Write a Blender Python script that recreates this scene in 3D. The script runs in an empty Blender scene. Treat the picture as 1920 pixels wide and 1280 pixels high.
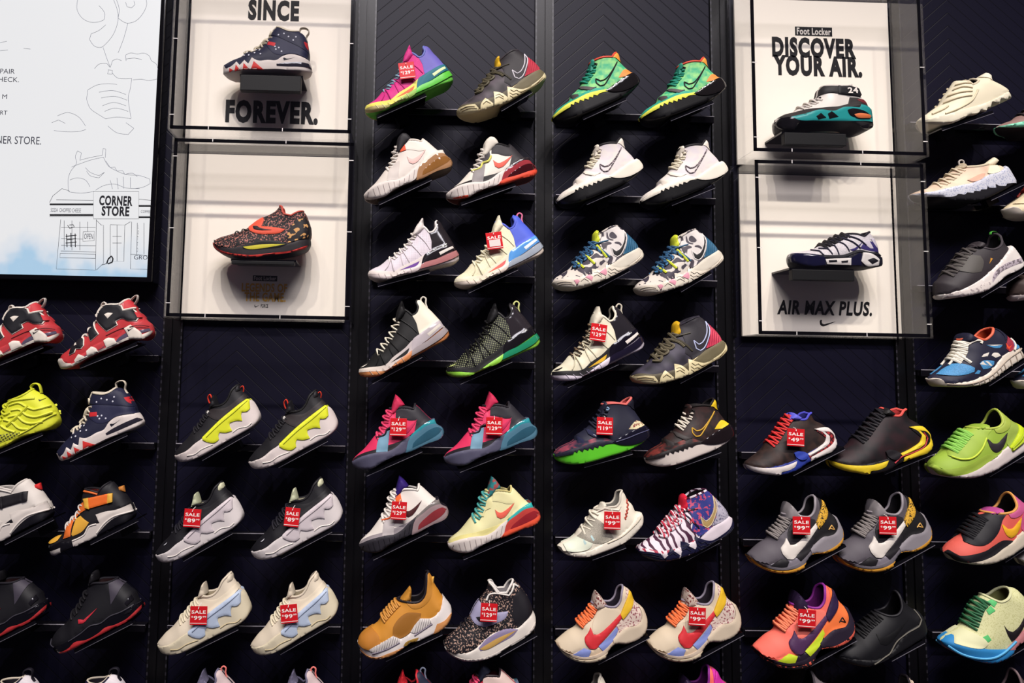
import bpy, math, random
import numpy as np
from mathutils import Vector, Matrix
from mathutils.geometry import delaunay_2d_cdt

scene = bpy.context.scene
COL = scene.collection
random.seed(7)
R = math.radians

# ------------------------------------------------------------------ camera
# metres: X along the shoe wall, Y into the wall (wall face at y = 0), Z up
FPX = 1400.0
CAM = np.array([0.099, -2.472, 0.662])
SHX, SHY = -174.2, -62.1
_rx, _ry, _rz = R(5.21), R(-1.03), R(-1.56)
def _rot():
    cx, sx, cy, sy, cz, sz = math.cos(_rx), math.sin(_rx), math.cos(_ry), math.sin(_ry), math.cos(_rz), math.sin(_rz)
    Rx = np.array([[1, 0, 0], [0, cx, -sx], [0, sx, cx]])
    Ry = np.array([[cy, 0, sy], [0, 1, 0], [-sy, 0, cy]])
    Rz = np.array([[cz, -sz, 0], [sz, cz, 0], [0, 0, 1]])
    return Rz @ Rx @ Ry
CR = _rot()
def at(px, py, y):
    """point of the plane at depth y seen at a photo pixel"""
    d = CR @ np.array([(px - 960 - SHX) / FPX, 1.0, -(py - 640 - SHY) / FPX])
    return CAM + d * ((y - CAM[1]) / d[1])

cd = bpy.data.cameras.new('camera')
cam = bpy.data.objects.new('camera', cd)
COL.objects.link(cam)
scene.camera = cam
cd.sensor_width = 36.0
cd.lens = FPX / 1920 * 36
cd.shift_x = -SHX / 1920
cd.shift_y = SHY / 1920
cd.clip_start = 0.05
m = Matrix.Identity(4)
for i in range(3):
    m[i][0] = CR[i][0]
    m[i][1] = CR[i][2]
    m[i][2] = -CR[i][1]
    m[i][3] = CAM[i]
cam.matrix_world = m

# ------------------------------------------------------------------ light
world = bpy.data.worlds.new('store')
scene.world = world
world.use_nodes = True
bg = world.node_tree.nodes['Background']
bg.inputs[0].default_value = (0.36, 0.32, 0.46, 1)
bg.inputs[1].default_value = 0.13
scene.view_settings.view_transform = 'Standard'
scene.view_settings.look = 'None'
scene.view_settings.exposure = -0.2
scene.view_settings.gamma = 1.0
scene.view_settings.use_curve_mapping = False
scene.cycles.transparent_max_bounces = 20
scene.cycles.max_bounces = 6
scene.cycles.caustics_reflective = False
scene.cycles.caustics_refractive = False

def spot(x, y, z, tx, tz, power, size=R(75), blend=0.6, col=(1, 0.925, 0.85), rad=0.04):
    l = bpy.data.lights.new('track_spot', 'SPOT')
    l.energy = power
    l.spot_size = size
    l.spot_blend = blend
    l.color = col
    l.shadow_soft_size = rad
    o = bpy.data.objects.new('track_spot_light', l)
    COL.objects.link(o)
    o.location = (x, y, z)
    d = Vector((tx - x, -0.05 - y, tz - z))
    o.rotation_euler = d.to_track_quat('-Z', 'Y').to_euler()
    return o
for lx in (-1.55, -0.75, 0.0, 0.7, 1.3, 1.85, 2.5):
    spot(lx, -2.4, 4.3, lx, -0.3, 330, R(52), 1.0)
fl = bpy.data.lights.new('fill_area', 'AREA')  # added area fill out of view, lifts the shadows; no store fixture
fl.shape = 'RECTANGLE'
fl.size, fl.size_y = 4.0, 1.2
fl.energy = 330
fl.color = (0.98, 0.93, 1.0)
flo = bpy.data.objects.new('fill_area_light', fl)
COL.objects.link(flo)
flo.location = (0.3, -4.5, 5.0)
flo.rotation_euler = Vector((0, 4.4, -4.2)).to_track_quat('-Z', 'Y').to_euler()

# ------------------------------------------------------------------ materials
def lin(h):
    h = h.lstrip('#')
    o = []
    for i in (0, 2, 4):
        c = int(h[i:i + 2], 16) / 255
        o.append(c / 12.92 if c <= 0.04045 else ((c + 0.055) / 1.055) ** 2.4)
    return (*o, 1)
def cloth(h):
    """dyed fabric, rubber and leather: deeper than the swatch, most of all in the darks"""
    c = lin(h)
    l = .3 * c[0] + .6 * c[1] + .1 * c[2]
    k = .80 * (.26 + .74 * min(1, l / .11))
    return tuple(v * k for v in c[:3]) + (1,)
_M = {}
def mat(spec, raw=False):
    """'rrggbb[:kind[:rrggbb[:scale]]]'; kinds: plain knit gloss mesh leather dots speck camo stripe rib glass"""
    if spec in _M:
        return _M[spec]
    lin = globals()['lin'] if raw else cloth
    f = spec.split(':')
    kind = f[1] if len(f) > 1 else 'plain'
    c2 = lin(f[2]) if len(f) > 2 else None
    sc = float(f[3]) if len(f) > 3 else None
    ma = bpy.data.materials.new(kind + '_' + f[0])
    ma.use_nodes = True
    nt = ma.node_tree
    N, L = nt.nodes, nt.links
    b = N['Principled BSDF']
    b.inputs['Base Color'].default_value = lin(f[0])
    b.inputs['Roughness'].default_value = {'gloss': 0.12, 'air': 0.06, 'leather': 0.38, 'rubber': 0.42, 'metal': 0.3}.get(kind, 0.62)
    b.inputs['Specular IOR Level'].default_value = 0.5 if kind in ('gloss', 'air') else 0.3
    if kind == 'air':
        b.inputs['Transmission Weight'].default_value = 0.25
        b.inputs['Coat Weight'].default_value = 0.6
    tc = N.new('ShaderNodeTexCoord')
    def noise(scale, detail=2.0, dist=0.0):
        n = N.new('ShaderNodeTexNoise')
        n.inputs['Scale'].default_value = scale
        n.inputs['Detail'].default_value = detail
        n.inputs['Distortion'].default_value = dist
        L.new(tc.outputs['Object'], n.inputs['Vector'])
        return n.outputs['Fac']
    def ramp(src, a, bb, ca, cb):
        r = N.new('ShaderNodeValToRGB')
        r.color_ramp.elements[0].position = a
        r.color_ramp.elements[1].position = bb
        r.color_ramp.elements[0].color = ca
        r.color_ramp.elements[1].color = cb
        L.new(src, r.inputs[0])
        return r.outputs[0]
    def bump(src, dist, strength=0.5):
        bn = N.new('ShaderNodeBump')
        bn.inputs['Strength'].default_value = strength
        bn.inputs['Distance'].default_value = dist
        L.new(src, bn.inputs['Height'])
        L.new(bn.outputs[0], b.inputs['Normal'])
    c1 = lin(f[0])
    if kind in ('knit', 'mesh'):
        n = noise(900 if kind == 'knit' else 420, 1.0)
        dk = tuple(v * 0.72 for v in c1[:3]) + (1,)
        L.new(ramp(n, 0.4, 0.62, dk, c1), b.inputs['Base Color'])
        bump(n, 0.0012)
    elif kind in ('leather', 'rubber', 'plain'):
        bump(noise(300, 2.0), 0.00025, 0.3)
    elif kind == 'speck':
        L.new(ramp(noise(sc or 260, 1.0), 0.56, 0.60, c1, c2), b.inputs['Base Color'])
    elif kind == 'camo':
        L.new(ramp(noise(sc or 34, 1.0, 1.2), 0.535, 0.56, c1, c2), b.inputs['Base Color'])
    elif kind == 'fade':
        L.new(ramp(noise(sc or 16, 1.0, 0.4), 0.36, 0.66, c1, c2), b.inputs['Base Color'])
    elif kind == 'grad':      # dyed from the toe colour to the heel colour
        s = N.new('ShaderNodeSeparateXYZ')
        L.new(tc.outputs['Object'], s.inputs[0])
        mr = N.new('ShaderNodeMapRange')
        mr.inputs['From Min'].default_value = -0.09
        mr.inputs['From Max'].default_value = 0.13
        L.new(s.outputs['X'], mr.inputs['Value'])
        L.new(ramp(mr.outputs[0], 0.1, 0.9, c1, c2), b.inputs['Base Color'])
    elif kind == 'zebra':
        w = N.new('ShaderNodeTexWave')
        w.inputs['Scale'].default_value = sc or 18
        w.inputs['Distortion'].default_value = 7.0
        w.inputs['Detail'].default_value = 1.0
        w.inputs['Detail Scale'].default_value = 1.6
        L.new(tc.outputs['Object'], w.inputs['Vector'])
        L.new(ramp(w.outputs['Fac'], 0.30, 0.40, c2, c1), b.inputs['Base Color'])
    elif kind in ('dots', 'stripe', 'rib', 'plaid'):
        s = N.new('ShaderNodeSeparateXYZ')
        L.new(tc.outputs['Object'], s.inputs[0])
        def wav(a, kx, kz, th):
            mm = N.new('ShaderNodeMath'); mm.operation = 'MULTIPLY'; mm.inputs[1].default_value = kx
            L.new(s.outputs['X'], mm.inputs[0])
            m2 = N.new('ShaderNodeMath'); m2.operation = 'MULTIPLY_ADD'; m2.inputs[1].default_value = kz
            L.new(s.outputs['Z'], m2.inputs[0]); L.new(mm.outputs[0], m2.inputs[2])
            sn = N.new('ShaderNodeMath'); sn.operation = 'SINE'
            L.new(m2.outputs[0], sn.inputs[0])
            return sn.outputs[0]
        k = 2 * math.pi / (sc or 0.008)
        if kind == 'dots':
            mx = N.new('ShaderNodeMath'); mx.operation = 'MULTIPLY'
            L.new(wav(0, k, k * 0.6, 0), mx.inputs[0]); L.new(wav(0, -k * 0.6, k, 0), mx.inputs[1])
            L.new(ramp(mx.outputs[0], 0.55, 0.7, c1, c2), b.inputs['Base Color'])
        elif kind == 'plaid':
            mx = N.new('ShaderNodeMath'); mx.operation = 'MAXIMUM'
            L.new(wav(0, k, k * 0.2, 0), mx.inputs[0]); L.new(wav(0, -k * 0.2, k, 0), mx.inputs[1])
            L.new(ramp(mx.outputs[0], 0.3, 0.6, c1, c2), b.inputs['Base Color'])
        elif kind == 'stripe':
            L.new(ramp(wav(0, k, -k * 0.35, 0), 0.35, 0.5, c1, c2), b.inputs['Base Color'])
        else:
            bump(wav(0, k, -k * 0.8, 0), 0.002, 0.8)
    _M[spec] = ma
    return ma

def acrylic(name, tint=0.995, spec_rough=0.02):
    ma = bpy.data.materials.new(name)
    ma.use_nodes = True
    nt = ma.node_tree
    N, L = nt.nodes, nt.links
    N.remove(N['Principled BSDF'])
    tr = N.new('ShaderNodeBsdfTransparent'); tr.inputs[0].default_value = (tint, tint, tint * 1.0, 1)
    gl = N.new('ShaderNodeBsdfGlossy'); gl.inputs['Roughness'].default_value = spec_rough
    fr = N.new('ShaderNodeFresnel')
    ge = N.new('ShaderNodeNewGeometry')          # thin pane: same reflectance on both faces
    io = N.new('ShaderNodeMapRange'); io.inputs['To Min'].default_value = 1.49; io.inputs['To Max'].default_value = 1 / 1.49
    L.new(ge.outputs['Backfacing'], io.inputs['Value']); L.new(io.outputs[0], fr.inputs[0])
    mx = N.new('ShaderNodeMixShader')
    L.new(fr.outputs[0], mx.inputs[0]); L.new(tr.outputs[0], mx.inputs[1]); L.new(gl.outputs[0], mx.inputs[2])
    L.new(mx.outputs[0], N['Material Output'].inputs[0])
    return ma
ACRYLIC = acrylic('clear_acrylic')
def emit(name, col, s=1.0):
    ma = bpy.data.materials.new(name)
    ma.use_nodes = True
    b = ma.node_tree.nodes['Principled BSDF']
    b.inputs['Base Color'].default_value = (0.02, 0.02, 0.02, 1)
    b.inputs['Emission Color'].default_value = lin(col)
    b.inputs['Emission Strength'].default_value = s
    return ma

# ------------------------------------------------------------------ objects
def tag(o, label=None, cat=None, group=None, kind=None):
    if label: o['label'] = label
    if cat: o['category'] = cat
    if group: o['group'] = group
    if kind: o['kind'] = kind
    return o
def link(name, me, parent=None, material=None):
    if material is not None and not me.materials:
        me.materials.append(material)
    o = bpy.data.objects.new(name, me)
    COL.objects.link(o)
    if parent is not None:
        o.parent = parent
    return o
def empty(name, loc=(0, 0, 0), rot=(0, 0, 0), scale=1.0):
    o = bpy.data.objects.new(name, None)
    o.empty_display_size = 0.05
    COL.objects.link(o)
    o.location = loc
    o.rotation_euler = rot
    o.scale = (scale,) * 3
    return o
def mesh(name, v, f, smooth=None):
    me = bpy.data.meshes.new(name)
    me.from_pydata([tuple(map(float, p)) for p in v], [], [tuple(map(int, q)) for q in f])
    me.validate()
    if smooth is not None:
        me.shade_smooth()
        me.set_sharp_from_angle(angle=R(smooth))
    return me
class MB:
    def __init__(s): s.v = []; s.f = []
    def add(s, v, f):
        o = len(s.v); s.v += [tuple(p) for p in v]; s.f += [tuple(i + o for i in q) for q in f]; return s
    def box(s, x0, x1, y0, y1, z0, z1):
        return s.add([(x0, y0, z0), (x1, y0, z0), (x1, y1, z0), (x0, y1, z0), (x0, y0, z1), (x1, y0, z1), (x1, y1, z1), (x0, y1, z1)],
                     [(0, 3, 2, 1), (4, 5, 6, 7), (0, 1, 5, 4), (1, 2, 6, 5), (2, 3, 7, 6), (3, 0, 4, 7)])
    def tube(s, pts, r, n=6, closed=False):
        v, f = tube_vf(pts, r, n, closed); return s.add(v, f)
    def build(s, name, material=None, parent=None, smooth=None):
        return link(name, mesh(name, s.v, s.f, smooth), parent, material)
def bevbox(name, x0, x1, y0, y1, z0, z1, b, material, parent=None):
    """box with chamfered edges"""
    import bmesh
    mb = MB().box(x0, x1, y0, y1, z0, z1)
    me = mesh(name, mb.v, mb.f)
    bm = bmesh.new(); bm.from_mesh(me)
    bmesh.ops.bevel(bm, geom=bm.edges[:], offset=b, segments=2, affect='EDGES', profile=0.5)
    bm.to_mesh(me); bm.free()
    return link(name, me, parent, material)
def tube_vf(pts, r, n=6, closed=False, flat=1.0):
    P = np.array(pts, float)
    m = len(P)
    if closed:
        T = np.roll(P, -1, 0) - np.roll(P, 1, 0)
    else:
        T = np.gradient(P, axis=0)
    T /= np.linalg.norm(T, axis=1)[:, None] + 1e-12
    a = np.array([0, 1.0, 0.05])
    v = []
    for i in range(m):
        a = a - T[i] * (a @ T[i])
        if np.linalg.norm(a) < 1e-6:
            a = np.cross(T[i], [1, 0.3, 0.2])
        a = a / np.linalg.norm(a)
        bb = np.cross(T[i], a)
        rr = r[i] if hasattr(r, '__len__') else r
        for k in range(n):
            t = 2 * math.pi * k / n
            v.append(P[i] + rr * (math.cos(t) * a + flat * math.sin(t) * bb))
    f = []
    for i in range(m if closed else m - 1):
        j = (i + 1) % m
        for k in range(n):
            k2 = (k + 1) % n
            f.append((i * n + k, i * n + k2, j * n + k2, j * n + k))
    if not closed:
        f.append(tuple(range(n - 1, -1, -1)))
        f.append(tuple((m - 1) * n + k for k in range(n)))
    return v, f

# ------------------------------------------------------------------ lettering
_T = {}
def make_texts(items):
    tmp = []
    for key, (s, off, shear) in items.items():
        c = bpy.data.curves.new('lettering', 'FONT')
        c.body = s; c.size = 1.0; c.offset = off; c.shear = shear; c.resolution_u = 3; c.extrude = 0.0
        c.space_character = 1.0 + off * 2.8
        o = bpy.data.objects.new('lettering', c)
        COL.objects.link(o)
        tmp.append((key, o, c))
    dg = bpy.context.evaluated_depsgraph_get()
    for key, o, c in tmp:
        me = bpy.data.meshes.new_from_object(o.evaluated_get(dg))
        v = np.array([tuple(p.co) for p in me.vertices])
        f = [tuple(p.vertices) for p in me.polygons]
        lo, hi = v.min(0), v.max(0)
        _T[key] = ((v[:, :2] - lo[:2]) / (hi[:2] - lo[:2]), f, (hi[0] - lo[0]) / (hi[1] - lo[1]))
        bpy.data.objects.remove(o); bpy.data.curves.remove(c); bpy.data.meshes.remove(me)
def text_vf(key, x0, x1, z0, z1, y):
    v, f, _ = _T[key]
    return [(x0 + (x1 - x0) * p[0], y, z0 + (z1 - z0) * p[1]) for p in v], f
make_texts({'SINCE': ('SINCE', .055, 0), 'FOREVER': ('FOREVER.', .055, 0), 'DISCOVER': ('DISCOVER', .055, 0), 'YOURAIR': ('YOUR AIR.', .055, 0),
            'AMP': ('AIR MAX PLUS.', .035, .2), 'FL': ('Foot Locker', .03, 0), 'LEG': ('LEGENDS OF', .03, 0), 'GAME': ('THE GAME.', .03, 0),
            'FORCE': ('FORCE', .01, 0), 'PAIR': ('PAIR', 0, 0), 'HECK': ('CHECK.', 0, 0), 'M': ('M', 0, 0), 'RT': ('RT', 0, 0), 'CS': ('CORNER STORE.', 0, 0),
            'CORNER': ('CORNER', .04, 0), 'STORE': ('STORE', .04, 0), 'OPEN': ('OPEN', 0, 0), 'LOTTO': ('L\nO\nT\nT\nO', 0, 0), 'GRO': ('GRO', 0, 0),
            'SODA': ('SODA  CHOPPED CHEESE', 0, 0), 'COFFEE': ('COFFEE', 0, 0),
            'SALE': ('SALE', .02, 0), '129': ('129', .02, 0), '119': ('119', .02, 0), '89': ('89', .02, 0), '99': ('99', .02, 0), '49': ('49', .02, 0),
            'D': ('$', .02, 0), 'n24': ('24', .03, 0), 'RAIDT': ('AIR RAID', .02, 0)})
SWOOSH = [(0, .33), (.03, .12), (.12, .01), (.24, 0), (.4, .06), (1, .36), (.42, .19), (.3, .15), (.2, .16), (.14, .22), (.13, .34), (.16, .42), (.06, .44)]

# ------------------------------------------------------------------ shoe geometry
# A shoe is described in its own side view: outline of the upper, collar, heel and sole, and the
# overlays that lie on it; the body is inflated to a real last width and the overlays are draped on it.
LEN = 0.29
def pts(s):
    return np.array([[float(c) for c in p.split(',')] for p in s.split()])
def spl(P, step, closed=False, ang=48):
    """Catmull-Rom through the points, keeping sharp corners"""
    P = np.array(P, float)
    n = len(P)
    T = np.zeros_like(P)
    for i in range(n):
        if not closed and i in (0, n - 1):
            continue
        a, b = P[i] - P[i - 1], P[(i + 1) % n] - P[i]
        la, lb = np.linalg.norm(a) + 1e-9, np.linalg.norm(b) + 1e-9
        c = max(-1, min(1, a @ b / la / lb))
        if math.degrees(math.acos(c)) < ang:
            T[i] = (a / la + b / lb) * 0.5
    out = []
    for i in range(n if closed else n - 1):
        p, q = P[i], P[(i + 1) % n]
        l = np.linalg.norm(q - p)
        k = max(1, int(round(l / step)))
        for j in range(k):
            t = j / k
            h1, h2, h3, h4 = 2 * t**3 - 3 * t**2 + 1, t**3 - 2 * t**2 + t, -2 * t**3 + 3 * t**2, t**3 - t**2
            out.append(h1 * p + h2 * l * T[i] + h3 * q + h4 * l * T[(i + 1) % n])
    if not closed:
        out.append(P[-1])
    return np.array(out)
def segdist(P, A, B):
    d = B - A
    l2 = (d * d).sum(1) + 1e-14
    best = np.full(len(P), 1e9)
    for a, v, l in zip(A, d, l2):
        w = P - a
        t = np.clip((w @ v) / l, 0, 1)
        q = w - t[:, None] * v
        np.minimum(best, (q * q).sum(1), out=best)
    return np.sqrt(best)
def pip(P, poly):
    x, y = P[:, 0], P[:, 1]
    ins = np.zeros(len(P), bool)
    a = poly
    b = np.roll(poly, -1, 0)
    for (x0, y0), (x1, y1) in zip(a, b):
        c = (y0 > y) != (y1 > y)
        if c.any():
            ins[c] ^= x[c] < (x1 - x0) * (y[c] - y0) / (y1 - y0) + x0
    return ins
def pdist(P, poly):
    return segdist(P, poly, np.roll(poly, -1, 0))
def fill(poly, step, inset=()):
    """triangulate a closed outline with interior points"""
    lo, hi = poly.min(0), poly.max(0)
    gx = np.arange(math.floor(lo[0] / step) * step, hi[0] + step, step)
    gz = np.arange(math.floor(lo[1] / step) * step, hi[1] + step, step)
    G = np.array([(x + (0.5 * step if j % 2 else 0), z) for j, z in enumerate(gz) for x in gx])
    E = [np.zeros((0, 2))]
    if len(G):
        k = pip(G, poly)
        G = G[k]
        G = G[pdist(G, poly) > (max(inset) + .4 * step if inset else .45 * step)]
    if inset:
        t = np.roll(poly, -1, 0) - np.roll(poly, 1, 0)
        t /= np.linalg.norm(t, axis=1)[:, None] + 1e-12
        nn = np.stack([-t[:, 1], t[:, 0]], 1)
        for d in inset:
            for s in (1, -1):
                q = poly + nn * d * s
                q = q[pip(q, poly)]
                if len(q):
                    E.append(q[pdist(q, poly) > d * .93])
    V = np.concatenate([poly, G] + E)
    n = len(poly)
    r = delaunay_2d_cdt([Vector(p) for p in V], [(i, (i + 1) % n) for i in range(n)], [], 1, 1e-7)
    v = np.array([tuple(p) for p in r[0]])
    return v, [tuple(f) for f in r[2]]
S = lambda t: np.sqrt(np.clip(1 - (1 - np.clip(t, 0, 1)) ** 2, 0, 1))

class Body:
    def __init__(s, F):
        A, B = np.array(F['A'], float), np.array(F['B'], float)
        l = np.linalg.norm(B - A)
        k = LEN / l
        ux = (B - A) / l
        uz = np.array([ux[1], -ux[0]])
        f1 = lambda P: np.stack([(P - A) @ ux, (P - A) @ uz], -1) * k
        st, sb = f1(pts(F['st'])), f1(pts(F['sb']))
        sole = np.concatenate([st, sb])
        H = sorted(sole.tolist())
        hull = []
        for p in H:
            while len(hull) > 1 and (hull[-1][0] - hull[-2][0]) * (p[1] - hull[-2][1]) - (hull[-1][1] - hull[-2][1]) * (p[0] - hull[-2][0]) <= 0:
                hull.pop()
            hull.append(p)
        hull = np.array(hull)
        i = int(np.argmax(np.linalg.norm(np.diff(hull, axis=0), axis=1)))
        p, q = hull[i], hull[i + 1]
        s.rest = np.linalg.norm(q - p)
        e = (q - p) / s.rest
        nn = np.array([-e[1], e[0]])
        O = (p + q) / 2
        s.f = lambda P: np.stack([(f1(np.array(P, float)) - O) @ e, (f1(np.array(P, float)) - O) @ nn], -1)
        s.A, s.B = s.f(A), s.f(B)
        step = .004
        st, sb = s.f(pts(F['st'])), s.f(pts(F['sb']))
        s.sole = spl(np.concatenate([st, sb]), step, True)
        s.front = spl(s.f(pts(F['top'])), step)
        s.col = spl(s.f(pts(F['col'])), step) if F.get('col') else s.front[-1:]
        s.heel = spl(s.f(pts(F['heel'])), step)
        a = spl(st, step)
        b = spl(sb[::-1], step)
        a = a[np.linspace(0, len(a) - 1, 24).astype(int)]
        b = b[np.linspace(0, len(b) - 1, 24).astype(int)]
        mid = (a * .5 + b * .5)[1:-1]
        s.upper = np.concatenate([s.front, s.col[1:], s.heel[1:], mid[::-1]])
        s.x0, s.x1 = s.sole[:, 0].min(), s.sole[:, 0].max()
        s.wk = F.get('w', 1.0)
    def W(s, x):
        u = (x - s.x0) / (s.x1 - s.x0)
        return s.wk * np.interp(u, [0, .1, .3, .5, .75, 1], [.040, .047, .053, .048, .041, .039])
    def hf(s, z):
        t = np.clip((z - .04) / .09, 0, 1)
        return 1 - .26 * t * t * (3 - 2 * t)
    def Hup(s, P):
        h = s.W(P[:, 0]) * s.hf(P[:, 1]) * np.minimum(S(segdist(P, s.front[:-1], s.front[1:]) / .05), S(segdist(P, s.heel[:-1], s.heel[1:]) / .034))
        i = pip(P, s.sole)
        if i.any():
            h[i] = np.minimum(h[i], np.maximum(s.Hso(P[i]) - .002, 0))
        return h
    def Hso(s, P, rnd=.006):
        pl = (s.W(P[:, 0]) + .0035) * S((P[:, 0] - s.x0) / .065) * S((s.x1 - P[:, 0]) / .05)
        return np.maximum(pl - rnd * (1 - S(pdist(P, s.sole) / rnd)), 0)
    def H(s, P):
        a = np.where(pip(P, s.upper), s.Hup(P), 0)
        b = np.where(pip(P, s.sole), s.Hso(P), 0)
        return np.maximum(a, b)
    def snap(s, P):
        """pull outline points that overshoot the shoe back onto its edge"""
        P = P.copy()
        out = ~(pip(P, s.sole) | pip(P, s.upper))
        E = np.concatenate([s.sole, s.upper])
        E2 = np.concatenate([np.roll(s.sole, -1, 0), np.roll(s.upper, -1, 0)])
        for i in np.where(out)[0]:
            d = E2 - E
            t = np.clip(((P[i] - E) * d).sum(1) / ((d * d).sum(1) + 1e-14), 0, 1)
            q = E + t[:, None] * d
            k = int(np.argmin(((q - P[i]) ** 2).sum(1)))
            n = q[k] - P[i]
            l = np.linalg.norm(n)
            P[i] = q[k] + (n / l if l > 1e-9 else 0) * .0005
        return P
    def grid(s):
        """height field under the overlays, carried smoothly over the ledge between sole and upper"""
        g = .0016
        E = np.concatenate([s.sole, s.upper])
        s.g0, s.g = E.min(0) - .012, g
        n = np.ceil((E.max(0) + .012 - s.g0) / g).astype(int)
        X, Z = np.meshgrid(np.arange(n[0]) * g + s.g0[0], np.arange(n[1]) * g + s.g0[1], indexing='ij')
        h = s.H(np.stack([X.ravel(), Z.ravel()], 1)).reshape(X.shape)
        for _ in range(2):
            p = np.pad(h, 1)
            h = np.max([p[1:-1, 1:-1], p[2:, 1:-1], p[:-2, 1:-1], p[1:-1, 2:], p[1:-1, :-2]], 0)
        for _ in range(3):
            for ax in (0, 1):
                p = np.pad(h, 1, mode='edge')
                h = (np.take(p, range(0, h.shape[ax]), ax) + 2 * np.take(p, range(1, h.shape[ax] + 1), ax) + np.take(p, range(2, h.shape[ax] + 2), ax)) / 4
                h = h[:, 1:-1] if ax == 0 else h[1:-1, :]
        s.G = h
    def Hd(s, P):
        if not hasattr(s, 'G'):
            s.grid()
        q = (P - s.g0) / s.g
        i = np.clip(np.floor(q).astype(int), 0, np.array(s.G.shape) - 2)
        t = np.clip(q - i, 0, 1)
        G = s.G
        a, b = i[:, 0], i[:, 1]
        return (G[a, b] * (1 - t[:, 0]) + G[a + 1, b] * t[:, 0]) * (1 - t[:, 1]) + (G[a, b + 1] * (1 - t[:, 0]) + G[a + 1, b + 1] * t[:, 0]) * t[:, 1]
    def stack(s, parts):
        """how far each overlay rides on the ones it covers"""
        s.off, polys = [], []
        for q in parts:
            if q[1] not in 'pPtd':
                s.off.append(0); polys.append(None); continue
            P = s.f(pts(q[3]))
            if q[1] in 'pP':
                P = spl(P, .004, True)
                lo, hi = P.min(0), P.max(0)
                gx, gz = np.meshgrid(np.arange(lo[0], hi[0], .003), np.arange(lo[1], hi[1], .003))
                K = np.stack([gx.ravel(), gz.ravel()], 1)
                K = np.concatenate([K[pip(K, P)], P]) if len(K) else P
            elif q[1] == 't':
                K = spl(P, .004)
            else:
                K = P
            under = 0
            for o, pl in zip(s.off, polys):
                if pl is not None and pip(K, pl).any():
                    under = max(under, o)
            s.off.append(under + {'p': .0010, 'P': .0026}.get(q[1], .0))
            polys.append(P if q[1] in 'pP' else None)

def two_sided(v, f, Y, both=True, rim=None):
    """near and far wall of a side-view patch; shared where they meet"""
    V = [(p[0], -y, p[1]) for p, y in zip(v, Y)]
    F = [q for q in f]
    if both:
        idx = {}
        for i, (p, y) in enumerate(zip(v, Y)):
            if abs(y) < 1e-5:
                idx[i] = i
            else:
                idx[i] = len(V)
                V.append((p[0], y, p[1]))
        F += [tuple(idx[i] for i in reversed(q)) for q in f]
        if rim:
            for i in range(rim):
                j = (i + 1) % rim
                q = [i, j, idx[j], idx[i]]
                q2 = []
                for w in q:
                    if w not in q2: q2.append(w)
                if len(q2) > 2: F.append(tuple(q2))
    return V, F

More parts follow.
